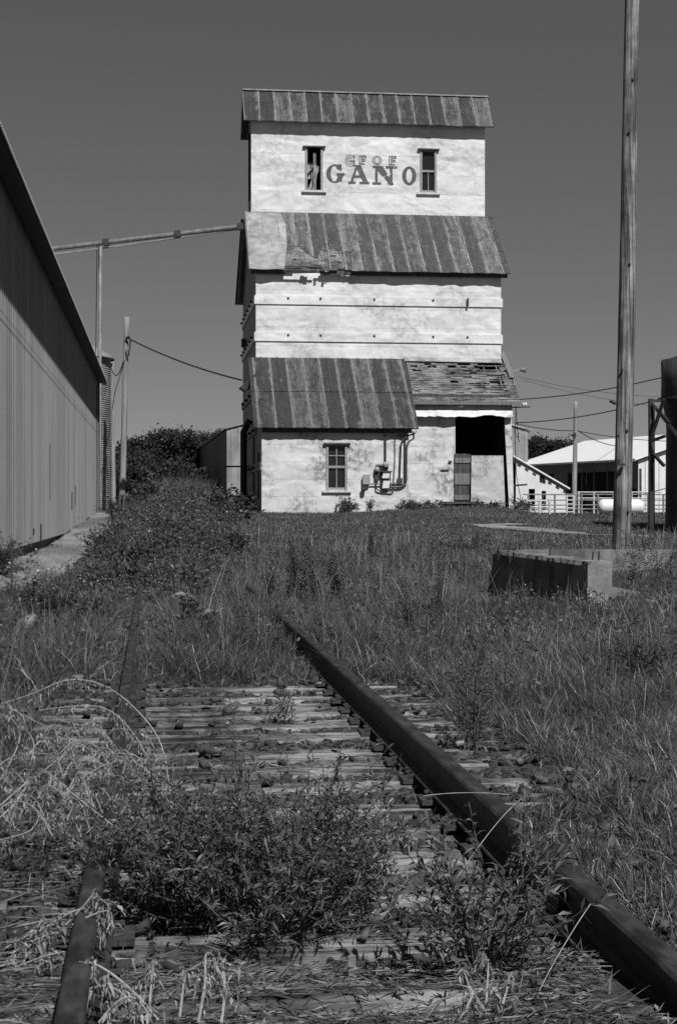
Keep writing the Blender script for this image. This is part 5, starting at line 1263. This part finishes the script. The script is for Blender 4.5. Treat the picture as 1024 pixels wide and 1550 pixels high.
drystalk('big pale withered weed arching over the left rail', [
    S((262, 1240, 6.3), (245, 1130, 6.35), (200, 1068, 6.4), (150, 1035, 6.4), (100, 1030, 6.4), (50, 1050, 6.3), (0, 1066, 6.2)),
    S((262, 1250, 6.2), (228, 1160, 6.1), (205, 1115, 6.1), (170, 1078, 6.1), (130, 1068, 6.1), (60, 1075, 6.1)),
    S((275, 1260, 6.1), (220, 1165, 6.), (180, 1145, 6.), (120, 1123, 5.9), (55, 1115, 5.8)),
    S((270, 1245, 6.1), (215, 1150, 5.9), (150, 1140, 5.8), (90, 1110, 5.7), (15, 1072, 5.6)),
    S((280, 1262, 6.1), (235, 1190, 5.9), (200, 1152, 5.8), (155, 1160, 5.8), (115, 1184, 5.7)),
    S((272, 1255, 6.2), (215, 1185, 5.9), (150, 1100, 5.9), (120, 1098, 5.8), (85, 1088, 5.8))], .05, .0032, dn=60, lf=(.007, .020))
drystalk('tangle of pale bent stems at the left edge beside the track', [
    S((0, 1238, 5.4), (30, 1205, 5.5), (48, 1150, 5.5), (50, 1120, 5.6), (30, 1095, 5.6)), S((0, 1272, 5.4), (45, 1258, 5.4), (60, 1235, 5.5), (65, 1210, 5.5)),
    S((0, 1220, 5.4), (40, 1185, 5.5), (75, 1160, 5.5), (110, 1130, 5.6)), S((5, 1235, 5.3), (25, 1255, 5.3), (40, 1258, 5.3)), S((90, 1185, 5.5), (140, 1225, 5.4), (190, 1262, 5.3), (220, 1270, 5.2)), S((95, 1255, 5.3), (130, 1285, 5.2), (180, 1300, 5.1)),
    S((0, 1185, 5.7), (30, 1120, 5.8), (20, 1090, 5.8), (0, 1080, 5.8)), S((-40, 1200, 5.6), (10, 1150, 5.7), (60, 1140, 5.7), (100, 1150, 5.6))] + [(lambda x, y, q, a, l: S((x, y, q), (x + a * .35 * l, y - l * .6, q), (x + a * .8 * l, y - l * .75, q - .05), (x + a * l * 1.2, y - l * .45, q - .1)))(R.uniform(-20, 215), R.uniform(1120, 1310), R.uniform(5.2, 5.9), R.choice((-1, 1)) * R.uniform(.4, 1.1), R.uniform(35, 90)) for _ in range(46)], .045, .0026, dn=44, lf=(.008, .022))
drystalk('withered pale leaves hanging over the left rail near the bottom', [
    S((100, 1400, 4.5), (128, 1370, 4.5), (145, 1352, 4.5), (150, 1375, 4.5), (150, 1420, 4.5)), S((60, 1410, 4.5), (110, 1380, 4.5), (150, 1372, 4.5), (178, 1365, 4.5)), S((110, 1400, 4.45), (140, 1385, 4.45), (165, 1380, 4.45), (150, 1410, 4.45))], .035, .003, dn=75, lf=(.014, .034))
drystalk('heap of pale dead leaves lying left of the left rail', [
    S((0, 1465, 4.5), (40, 1430, 4.5), (100, 1405, 4.5)), S((0, 1440, 4.6), (50, 1412, 4.6), (95, 1395, 4.6)), S((10, 1470, 4.4), (60, 1450, 4.4), (98, 1440, 4.4)), S((-20, 1430, 4.7), (30, 1420, 4.7), (70, 1390, 4.7))], .045, .0028, dn=70, lf=(.014, .036), hang=.2)
drystalk('pale curled dead stalks bending over the left rail at the picture bottom', [
    S((240, 1545, 3.9), (200, 1500, 3.95), (160, 1468, 4.), (130, 1457, 4.), (122, 1478, 4.)), S((220, 1545, 3.85), (180, 1500, 3.9), (140, 1495, 3.95), (105, 1520, 3.95)), S((95, 1545, 3.9), (108, 1490, 3.95), (115, 1470, 4.), (100, 1500, 4.)),
    S((150, 1548, 3.8), (180, 1515, 3.8), (205, 1512, 3.8), (230, 1540, 3.8))], .04, .0036, dn=95, lf=(.014, .036))
drystalk('pale dead stalks standing among straw at the bottom centre', [
    S((300, 1548, 3.8), (310, 1490, 3.85), (312, 1444, 3.9), (330, 1452, 3.95), (352, 1462, 3.95)), S((335, 1548, 3.8), (340, 1490, 3.85), (325, 1465, 3.9), (318, 1490, 3.9)), S((272, 1540, 3.85), (278, 1490, 3.9), (282, 1468, 3.9)), S((225, 1545, 3.9), (230, 1480, 4.), (235, 1450, 4.))], .03, .0032, dn=70, lf=(.012, .03))
drystalk('drooping dead plant beside the tie ends in the track', [S((578, 1350, 5.3), (582, 1270, 5.35), (570, 1212, 5.4), (556, 1240, 5.4)), S((580, 1345, 5.3), (592, 1262, 5.3), (612, 1245, 5.3), (622, 1275, 5.3)), S((575, 1350, 5.3), (560, 1290, 5.3), (552, 1260, 5.3))], .03, .0022, dn=55, lf=(.012, .028))
drystalk('dead leaves below the lone leafy weed at bottom right', [S((735, 1520, 4.), (738, 1460, 4.1), (730, 1440, 4.1)), S((720, 1530, 3.95), (705, 1480, 4.), (700, 1470, 4.)), S((760, 1520, 4.), (770, 1480, 4.05), (760, 1470, 4.05)), S((700, 1535, 3.9), (715, 1500, 3.95), (690, 1490, 3.95))], .035, .0026, dn=75, lf=(.012, .03))
for k, (a, b_, c, lab) in enumerate((((690, 1330, 4.9), (760, 1225, 5.2), (795, 1205, 5.3), 'thin pale grass stalk crossing the right rail near the leafy shoot'), ((815, 1500, 4.1), (850, 1430, 4.2), (893, 1368, 4.3), 'pale stalk leaning against the near end of the right rail'), ((640, 1205, 5.7), (700, 1196, 5.7), (770, 1203, 5.7), 'fine pale seed stalk lying flat across the right rail'))):
    p = S(a, b_, c); m_ = MB().tube(curve(V3(p[0]), V3(p[1]), V3(p[2]), 9), .0015, 4); solid('grass_stalk', m_, 'drystem', p[0], lab, 'stalk')
# piece of wood and a stick near the bottom
p = ground_at(530, 1500); solid('wood_stake', MB().beam(p + V3((-.01, -.12, .02)), p + V3((.02, .12, .06)), .022, .02), 'greywood', tuple(p), 'short dark stake lying at the bottom centre of the track', 'stake')
p = ground_at(640, 1470); solid('twig', MB().tube([p + V3((0, 0, .02)), p + V3((.12, .03, .03)), p + V3((.3, .02, .025))], .006, 5), 'darkwood', tuple(p), 'dark twig on the ground beside the lone leafy weed', 'twig')
p = ground_at(205, 1425); solid('plank_scrap', MB().hexa([p + V3((-.05, -.03, .02)), p + V3((.14, .05, .05)), p + V3((.12, .12, .05)), p + V3((-.06, .06, .02))], [p + V3((-.05, -.03, .045)), p + V3((.14, .05, .075)), p + V3((.12, .12, .075)), p + V3((-.06, .06, .045))]), 'darkwood', tuple(p), 'dark scrap of plank beside the left rail under the bush', 'plank')
# tall thin weeds
TW = [(718, 1140, .82, 5, .075, .007, .12, 'tall dark feathery weed just right of the right rail'), (700, 1120, .5, 3, .07, .007, .08, 'shorter dark weed leaning on the tall feathery one'),
      (415, 1108, .36, 6, .07, .007, .12, 'upright weed clump growing between the ties ahead of the bush'), (455, 925, .72, 8, .09, .012, .25, 'dark tall weed where the right rail enters the grass'),
      (508, 915, .55, 5, .08, .012, .2, 'dark weed just right of where the right rail disappears'), (412, 915, .5, 4, .08, .012, .2, 'dark weed just left of where the right rail disappears'),
      (368, 985, .55, 3, .07, .009, .08, 'slender weed in the grass left of the right rail end'), (655, 960, .6, 4, .07, .009, .15, 'slender weed in the field right of the rails'),
      (618, 955, .45, 3, .07, .009, .1, 'short slender weed in the field beside its taller neighbour'), (968, 900, .8, 9, .12, .012, .25, 'tall weed with drooping leaves right of the concrete wall end'),
      (1010, 905, .95, 14, .1, .013, .4, 'dense tall weeds at the right edge beside the foundation'), (995, 885, .8, 8, .1, .013, .3, 'tall weed behind the rubble near the right edge'),
      (940, 880, .55, 5, .09, .012, .2, 'slim weed standing against the pale inner face of the foundation'), (560, 850, .5, 3, .08, .014, .2, 'small dark weed in the middle of the field'),
      (665, 930, .5, 3, .05, .006, .1, 'thin pale seed stalk weed in the field'), (720, 870, .4, 4, .08, .014, .25, 'low dark weed left of the foundation far end')]
for px, py, h, ns, L, W, sp, lab in TW:
    if px > 930: tallweed(lab, ground_at(px, py), h, ns, L * 1.2, W * 1.2, sp * 1.6, .06, dens=.016, mat='weed', stemr=.004, rn=(.05, .95))
    else: tallweed(lab, ground_at(px, py), h * (1.2 if py < 960 else 1.05), ns + (2 if py < 960 else 1), L * 1.05, W * (1.7 if py < 960 else 1.25), sp * .8, .03, dens=.007, mat='weed', feather=.03, stemr=.005, rn=(0, .6))
for k in range(16):
    v0 = R.uniform(13.2, 24); u0 = R.uniform(-.1, 1.25) if k % 3 else R.uniform(1.45, 3.4)
    tallweed('slender dark weed rising from the grass where the rails disappear', V3((u0, v0, gz(u0, v0))), R.uniform(.4, .8), R.choice((1, 2, 3)), .075, .015, .08, .05, dens=.009, feather=.02, stemr=.004, rn=(0, .7), group='slender weeds around the buried rails')
# leafy plants
BU = [(300, 965, .30, .42, 16, .13, .05, 'broad leaved weed in the grass between the rails', 'fleaf', 0, .05), (195, 965, .15, .2, 8, .07, .02, 'small weed at the left rail beyond the ties', 'weed', 0, .03),
      (105, 945, .42, .40, 46, .06, .017, 'dark leafy bush left of the left rail', 'weed', .1, .02), (52, 935, .46, .42, 46, .06, .016, 'bush with small pale flowers at the left below the apron', 'weed', .5, .02), (0, 925, .46, .46, 46, .06, .016, 'bush cut by the left picture edge below the apron', 'weed', .4, .02),
      (135, 955, .34, .34, 26, .08, .025, 'low dark bush beside the larger left bush', 'weed', 0, .025),
      (783, 906, .34, .42, 30, .045, .013, 'bush against the shaded side of the concrete foundation', 'weed', .05, .02), (866, 916, .38, .42, 38, .042, .013, 'bush with white flowers at the near corner of the foundation', 'weed', .6, .02), (905, 916, .22, .22, 16, .05, .016, 'small flowering bush below the lit end of the foundation', 'weed', .3, .025),
      (800, 895, .14, .52, 8, .045, .013, 'thin upright shrub in front of the dark foundation wall', 'weed', 0, .025),
      (526, 768, .5, .62, 40, .16, .035, 'shrub below the ground floor window of the elevator', 'thicket', 0, .05), (561, 765, .18, .55, 12, .14, .04, 'small upright plant under the electric boxes', 'thicket', 0, .05), (613, 766, .55, .38, 26, .14, .04, 'low weeds at the step between the two elevator walls', 'thicket', 0, .05),
      (790, 772, .5, .5, 24, .16, .05, 'weeds at the right corner of the elevator', 'thicket', 0, .06), (640, 763, .9, .3, 24, .16, .05, 'low weeds along the bay wall left of the plank door', 'thicket', 0, .06), (735, 770, .9, .25, 20, .16, .05, 'low weeds in front of the pale tin sheet', 'thicket', 0, .06)]
FB = {783: 22.4, 866: 18.9, 905: 18.6, 800: 21.6}
BK = [(160, 905, .42, .5, 'leafy shrub on the left bank nearest the apron'), (188, 900, .4, .45, 'round shrub on the left bank beside the left rail'), (182, 880, .5, .6, 'taller shrub on the left bank behind the round one'), (245, 890, .4, .4, 'low shrub between the rails at the foot of the mound'), (290, 880, .45, .45, 'spreading shrub between the rails below the mound crest'), (355, 870, .4, .5, 'shrub at the right foot of the mound in the grass')]
BU += [(a, b, c, d_, 44, .085, .03, e, 'thicket', 0, .024) for a, b, c, d_, e in BK]
for px, py, r, h, nb, L, W, lab, mt, fl, sp in BU: bushy(lab, V3((*at(px, py, FB[px])[:2], gz(*at(px, py, FB[px])[:2]))) if px in FB else ground_at(px, py) if py > 785 else V3((PV(px, py, 59.5).x, 59.5, gz(PV(px, py, 59.5).x, 59.5))), r, h, nb, L, W, mt, step=sp, twigs=3, name='leafy_shrub', cat='shrub', flowers=fl, stemr=.004, rn=(.1, .85))
p = ground_at(962, 1035); bushy('dark leaved clump standing in for a shadow pocket in the grass at right', p, .34, .3, 40, .06, .012, 'weed', step=.02, twigs=2, name='leafy_shrub', cat='shrub', rn=(0, .3))  # darkest leaf tones put the pocket's shadow into the colour
# mound thicket
tk = Bits(); ts = MB(); n = 420
for i in range(n):
    v0 = 21.5 + R.random() ** 1.0 * 31; lo = -1.02 + .12 * R.random(); hi = .5 + .062 * (v0 - 20) * 1.1
    u0 = R.uniform(lo, hi)
    if v0 < 30 and abs(u0 + .27) < .28: continue
    r = R.uniform(.2, .5); h = R.uniform(.2, .58) * (1.2 if v0 > 28 else .95); zb = gz(u0, v0); nl = 260
    dirs = G.normal(size=(nl, 3)); dirs[:, 2] = np.abs(dirs[:, 2]); dirs /= np.linalg.norm(dirs, axis=1, keepdims=True); rr0 = G.uniform(.45, 1.08, (nl, 1))
    tone = R.choice((0, 0, .1, .2, .3)); P = np.array([u0, v0, zb]) + dirs * rr0 * np.array([r, r, h])
    dv = dirs * .6 + G.normal(0, .5, (nl, 3)); rn = np.clip(G.beta(2, 2.4, nl) * .7 + tone, 0, .92); rn = np.where(G.uniform(size=nl) < .03, .97, rn)
    lw = R.choice((.25, .4, .5)); L_ = R.uniform(.05, .10); tk.leaves(P, dv, G.uniform(.7, 1.3, nl) * L_, L_ * lw, rn, .25)
    for q in range(3): ts_ = np.array([u0, v0, zb]); e = ts_ + V3((R.gauss(0, r * .6), R.gauss(0, r * .6), h * R.uniform(.9, 1.5))); ts.tube([ts_, (ts_ + e) / 2 + V3((.02, 0, .04)), e], [.006, .005, .003], 3, False)
o = tk.build('weed_thicket', 'thicket'); o['kind'] = 'stuff'
part('stem', ts, 'stem', o) if False else None
MD = [(228, 775, .8, .9, 40, .16, .06, 'dark broad leaved shrub on the crest of the weedy mound', (0, .5)), (185, 800, .7, .7, 34, .14, .05, 'grey leaved shrub on the left shoulder of the mound', (.3, .9)), (330, 815, .55, .7, 26, .16, .06, 'dark shrub at the right end of the mound near the elevator', (0, .4)), (362, 815, .4, .75, 18, .16, .06, 'upright dark weed at the foot of the mound toward the elevator', (0, .4)), (150, 850, .36, .5, 26, .1, .035, 'leafy shrub overhanging the apron', (.1, .7)), (255, 840, .6, .5, 30, .12, .045, 'broad shrub on the near slope of the mound', (.1, .8))]
for px, py, r, h, nb, L, W, lab, rn in MD:
    D_ = 46 if py < 790 else (40 if py < 820 else 30); p = at(px, py, D_); bushy(lab, V3((p[0], p[1], gz(p[0], p[1]))), r, h, nb, L, W, 'thicket', step=.045, twigs=3, name='leafy_shrub', cat='shrub', stemr=.006, rn=rn)
for px, lab in ((285, 'pale grass clump on the crest of the mound'), (262, 'second pale grass clump beside the one on the mound crest')):
    p = at(px, 765, 47); z = gz(p[0], p[1]); rt = root('grass_clump', (p[0], p[1], z), lab, 'grass clump'); b = Bits(); n = 900; a = G.uniform(0, 6.28, n); r = G.uniform(0, .8, n)
    b.blades(np.stack([p[0] + r * np.cos(a), p[1] + r * np.sin(a), np.full(n, z + .1)], 1), G.uniform(0, 6.28, n), np.abs(G.normal(.2, .2, n)), G.uniform(.5, .95, n), G.uniform(.012, .03, n), np.abs(G.normal(.2, .2, n)), G.uniform(.5, .97, n), 1); b.build('blades', 'grass', rt)
# small dead sapling in the field by the dirt track
p = ground_at(818, 812); s0 = V3(p); st_ = [[s0, s0 + V3((.05, 0, .35)), s0 + V3((-.1, 0, .7)), s0 + V3((-.2, 0, 1.0))], [s0 + V3((.03, 0, .4)), s0 + V3((.25, 0, .6)), s0 + V3((.5, 0, .75))], [s0 + V3((-.08, 0, .65)), s0 + V3((.1, 0, .8)), s0 + V3((.15, 0, 1.0))], [s0 + V3((-.02, 0, .5)), s0 + V3((-.3, 0, .65)), s0 + V3((-.45, 0, .6))]]
drystalk('bare pale sapling in the grass by the dirt track', st_, .08, .012, 'bare_sapling', 8, (.02, .05), hang=.1)
# pale broken concrete heap showing in the grass between the rails
for px, py, sz, lab in ((318, 905, .13, 'pale rubble heap in the grass beyond the ties'), (340, 903, .09, 'smaller pale lump beside the rubble heap in the grass'), (172, 897, .14, 'flat pale stone by the left rail below the mound'), (40, 958, .15, 'pale stone slab under the bushes at left'), (113, 1038, .12, 'flat pale stone under the arching dead weed')):
    p = ground_at(px, py); b = Bits(); b.stones(np.array([p + V3((0, 0, sz * .3))]), [sz], np.array([1.])); o = b.build('stone', 'concrete', None, tuple(p)); tag(o, lab, 'stone')
# two metal posts at left
for px, y0, y1, lab, hd in ((18, 940, 850, 'rusty steel post with a small cap at the left by the apron', 1), (104, 905, 855, 'thin steel post standing by the apron', 0)):
    p = ground_at(px, y0); h = (y0 - y1) / F * math.hypot(p[0], p[1]); m_ = MB().beam(p - V3((0, 0, .1)), p + V3((0, 0, h)), .022, .022)
    if hd: m_.box(p + V3((-.02, -.015, h)), p + V3((.05, .015, h + .02)))
    solid('steel_post', m_, 'iron', tuple(p), lab, 'post')
# ================================================================ trees
def tree(px, ytop, D, w, lab, base_z=1.0, n=12000, leaf=.3, group=None):
    X = (px - CX) / F * D; q = cam2w(X, D, base_z); top = CZ + (HY - ytop) / F * D; h = top - base_z; rt = root('tree', tuple(q), lab, 'tree', group)
    tr = MB(); b = V3(q); tr.tube([b - V3((0, 0, .3)), b + V3((.1, 0, h * .4)), b + V3((0, .1, h * .8))], [.2, .15, .05], 7); ends = []
    for i in range(64):
        ph = R.uniform(0, 6.28); z = h * R.uniform(.1, .98); ww = w * (1 - ((z / h - .42) / .66) ** 2) ** .5 if abs(z / h - .42) < .66 else .2
        e = b + V3((math.cos(ph) * ww * R.uniform(.3, 1.0), math.sin(ph) * ww * R.uniform(.3, 1.), z)); s = b + V3((0, 0, z * .55)); ends.append(e)
        if i % 3 == 0: tr.tube([s, (s + e) / 2 + V3((0, 0, .2)), e], [.06, .04, .015], 4, False)
    part('trunk', tr, 'bark', rt); lb = Bits(); k = n // len(ends)
    for e in ends:
        s = R.uniform(.35, .9) * w * .25; lb.quads(e + G.normal(0, 1, (k, 3)) * np.array([s, s, s * .6]), G.uniform(.5, 1.2, k) * leaf, np.clip(G.beta(2, 2.4, k) * .8 + R.uniform(0, .2), 0, 1))
    lb.build('crown', 'tree', rt); return rt
TR = [(196, 690, 122, 2.6, 'dark tree right beside the leaning wooden pole'), (226, 664, 130, 3.0, 'rounded dark tree left of the tallest crown behind the mound'), (258, 654, 128, 2.9, 'tallest dark tree in the wood behind the mound'), (290, 662, 132, 2.8, 'dark tree between the tallest crown and the shed'), (318, 655, 150, 2.8, 'dark tree rising over the left roof edge of the shed'), (345, 662, 155, 2.8, 'dark tree mostly hidden behind the shed'),
      (238, 706, 108, 2.2, 'low scrubby tree in front of the wood behind the mound'), (275, 712, 104, 2.0, 'scrubby bush tree just above the pale grass crest'), (206, 712, 104, 1.8, 'low scrubby tree at the foot of the leaning pole'), (312, 716, 122, 2., 'low tree beside the dark shed wall'),
      (806, 666, 150, 2.9, 'dark tree right behind the elevator corner'), (826, 663, 152, 1.8, 'slim loose tree left of the slim light pole'), (850, 668, 148, 2.2, 'rounded dark tree just left of the slim light pole'), (778, 672, 150, 3., 'dark tree behind the elevator shed'), (902, 684, 155, 2.6, 'tree top showing over the barn ridge'), (886, 676, 160, 1.5, 'small pointed tree above the barn roof')]
for px, yt, D_, w_, lab in TR: tree(px, yt, D_, w_, lab, n=13000 if D_ > 110 else 9000, leaf=.3)
for k, px in enumerate((806, 838, 872, 905, 935, 962, 1000)): tree(px, 699 + (k % 3) * 5, 122 + k % 2 * 4, 2.6, 'dark tree seen through the open bays of the barn', n=6000, leaf=.3, group='trees seen through the barn')
fw = Bits(); n = 22000; an = G.uniform(-.42, .42, n); Df = G.uniform(300, 340, n); Xf = np.tan(an) * Df; top = 5 + 6 * vnoise(Xf, Df * .1, 14, 61)
q = np.stack([Df * SA + Xf * CA, Df * CA - Xf * SA, 1. + top * G.uniform(0, 1, n) ** .8], 1); fw.quads(q, G.uniform(1., 2.4, n), G.uniform(0, 1, n)); o = fw.build('far_woodland', 'tree'); o['kind'] = 'stuff'
# ================================================================ light, sky, camera
SUN_EL, SUN_AZ = rad(50), rad(16)
sd_ = Vector((math.sin(SUN_AZ) * math.cos(SUN_EL), -math.cos(SUN_AZ) * math.cos(SUN_EL), math.sin(SUN_EL)))
L = bpy.data.lights.new('sun', 'SUN'); L.energy = 5.0; L.angle = rad(.53); L.color = (1, 1, 1)
lo = bpy.data.objects.new('sun', L); COL.objects.link(lo); lo.rotation_euler = sd_.to_track_quat('Z', 'Y').to_euler(); lo.location = sd_ * 100
wd = bpy.data.worlds.new('World'); scene.world = wd; wd.use_nodes = True; nt = wd.node_tree; nt.nodes.clear()
sk = nt.nodes.new('ShaderNodeTexSky'); sk.sky_type = 'NISHITA'; sk.sun_disc = False; sk.sun_elevation = SUN_EL; sk.sun_rotation = math.pi - SUN_AZ; sk.altitude = 400; sk.air_density = 1.0; sk.dust_density = .1; sk.ozone_density = 1.
sp = nt.nodes.new('ShaderNodeSeparateColor'); cb = nt.nodes.new('ShaderNodeCombineColor'); nt.links.new(sk.outputs[0], sp.inputs[0])
# black and white film behind a red-orange filter: mostly the red of the sky, some green
a1 = nt.nodes.new('ShaderNodeMath'); a1.operation = 'MULTIPLY'; a1.inputs[1].default_value = .95; nt.links.new(sp.outputs[0], a1.inputs[0])
a2 = nt.nodes.new('ShaderNodeMath'); a2.operation = 'MULTIPLY_ADD'; a2.inputs[1].default_value = .05; pw = nt.nodes.new('ShaderNodeMath'); pw.operation = 'POWER'; pw.inputs[1].default_value = .72; nt.links.new(sp.outputs[1], a2.inputs[0]); nt.links.new(a1.outputs[0], a2.inputs[2])
nt.links.new(a2.outputs[0], pw.inputs[0])
for i in range(3): nt.links.new(pw.outputs[0], cb.inputs[i])
bg = nt.nodes.new('ShaderNodeBackground'); bg.inputs[1].default_value = .06; nt.links.new(cb.outputs[0], bg.inputs[0]); wo = nt.nodes.new('ShaderNodeOutputWorld'); nt.links.new(bg.outputs[0], wo.inputs[0])
cam = bpy.data.cameras.new('camera'); co = bpy.data.objects.new('camera', cam); COL.objects.link(co); co.location = (0, 0, CZ); co.rotation_euler = (rad(90), 0, -A)
cam.sensor_width = 36; cam.sensor_fit = 'AUTO'; cam.lens = F / 1550 * 36; cam.shift_y = -10 / 1550; cam.clip_start = .05; cam.clip_end = 6000
scene.camera = co
scene.view_settings.view_transform = 'Standard'; scene.view_settings.look = 'None'; scene.view_settings.exposure = 0; scene.view_settings.gamma = 1
scene.cycles.max_bounces = 6; scene.cycles.diffuse_bounces = 2; scene.cycles.glossy_bounces = 2; scene.cycles.transmission_bounces = 3
for o in bpy.data.objects:
    if 'org' in o: del o['org']
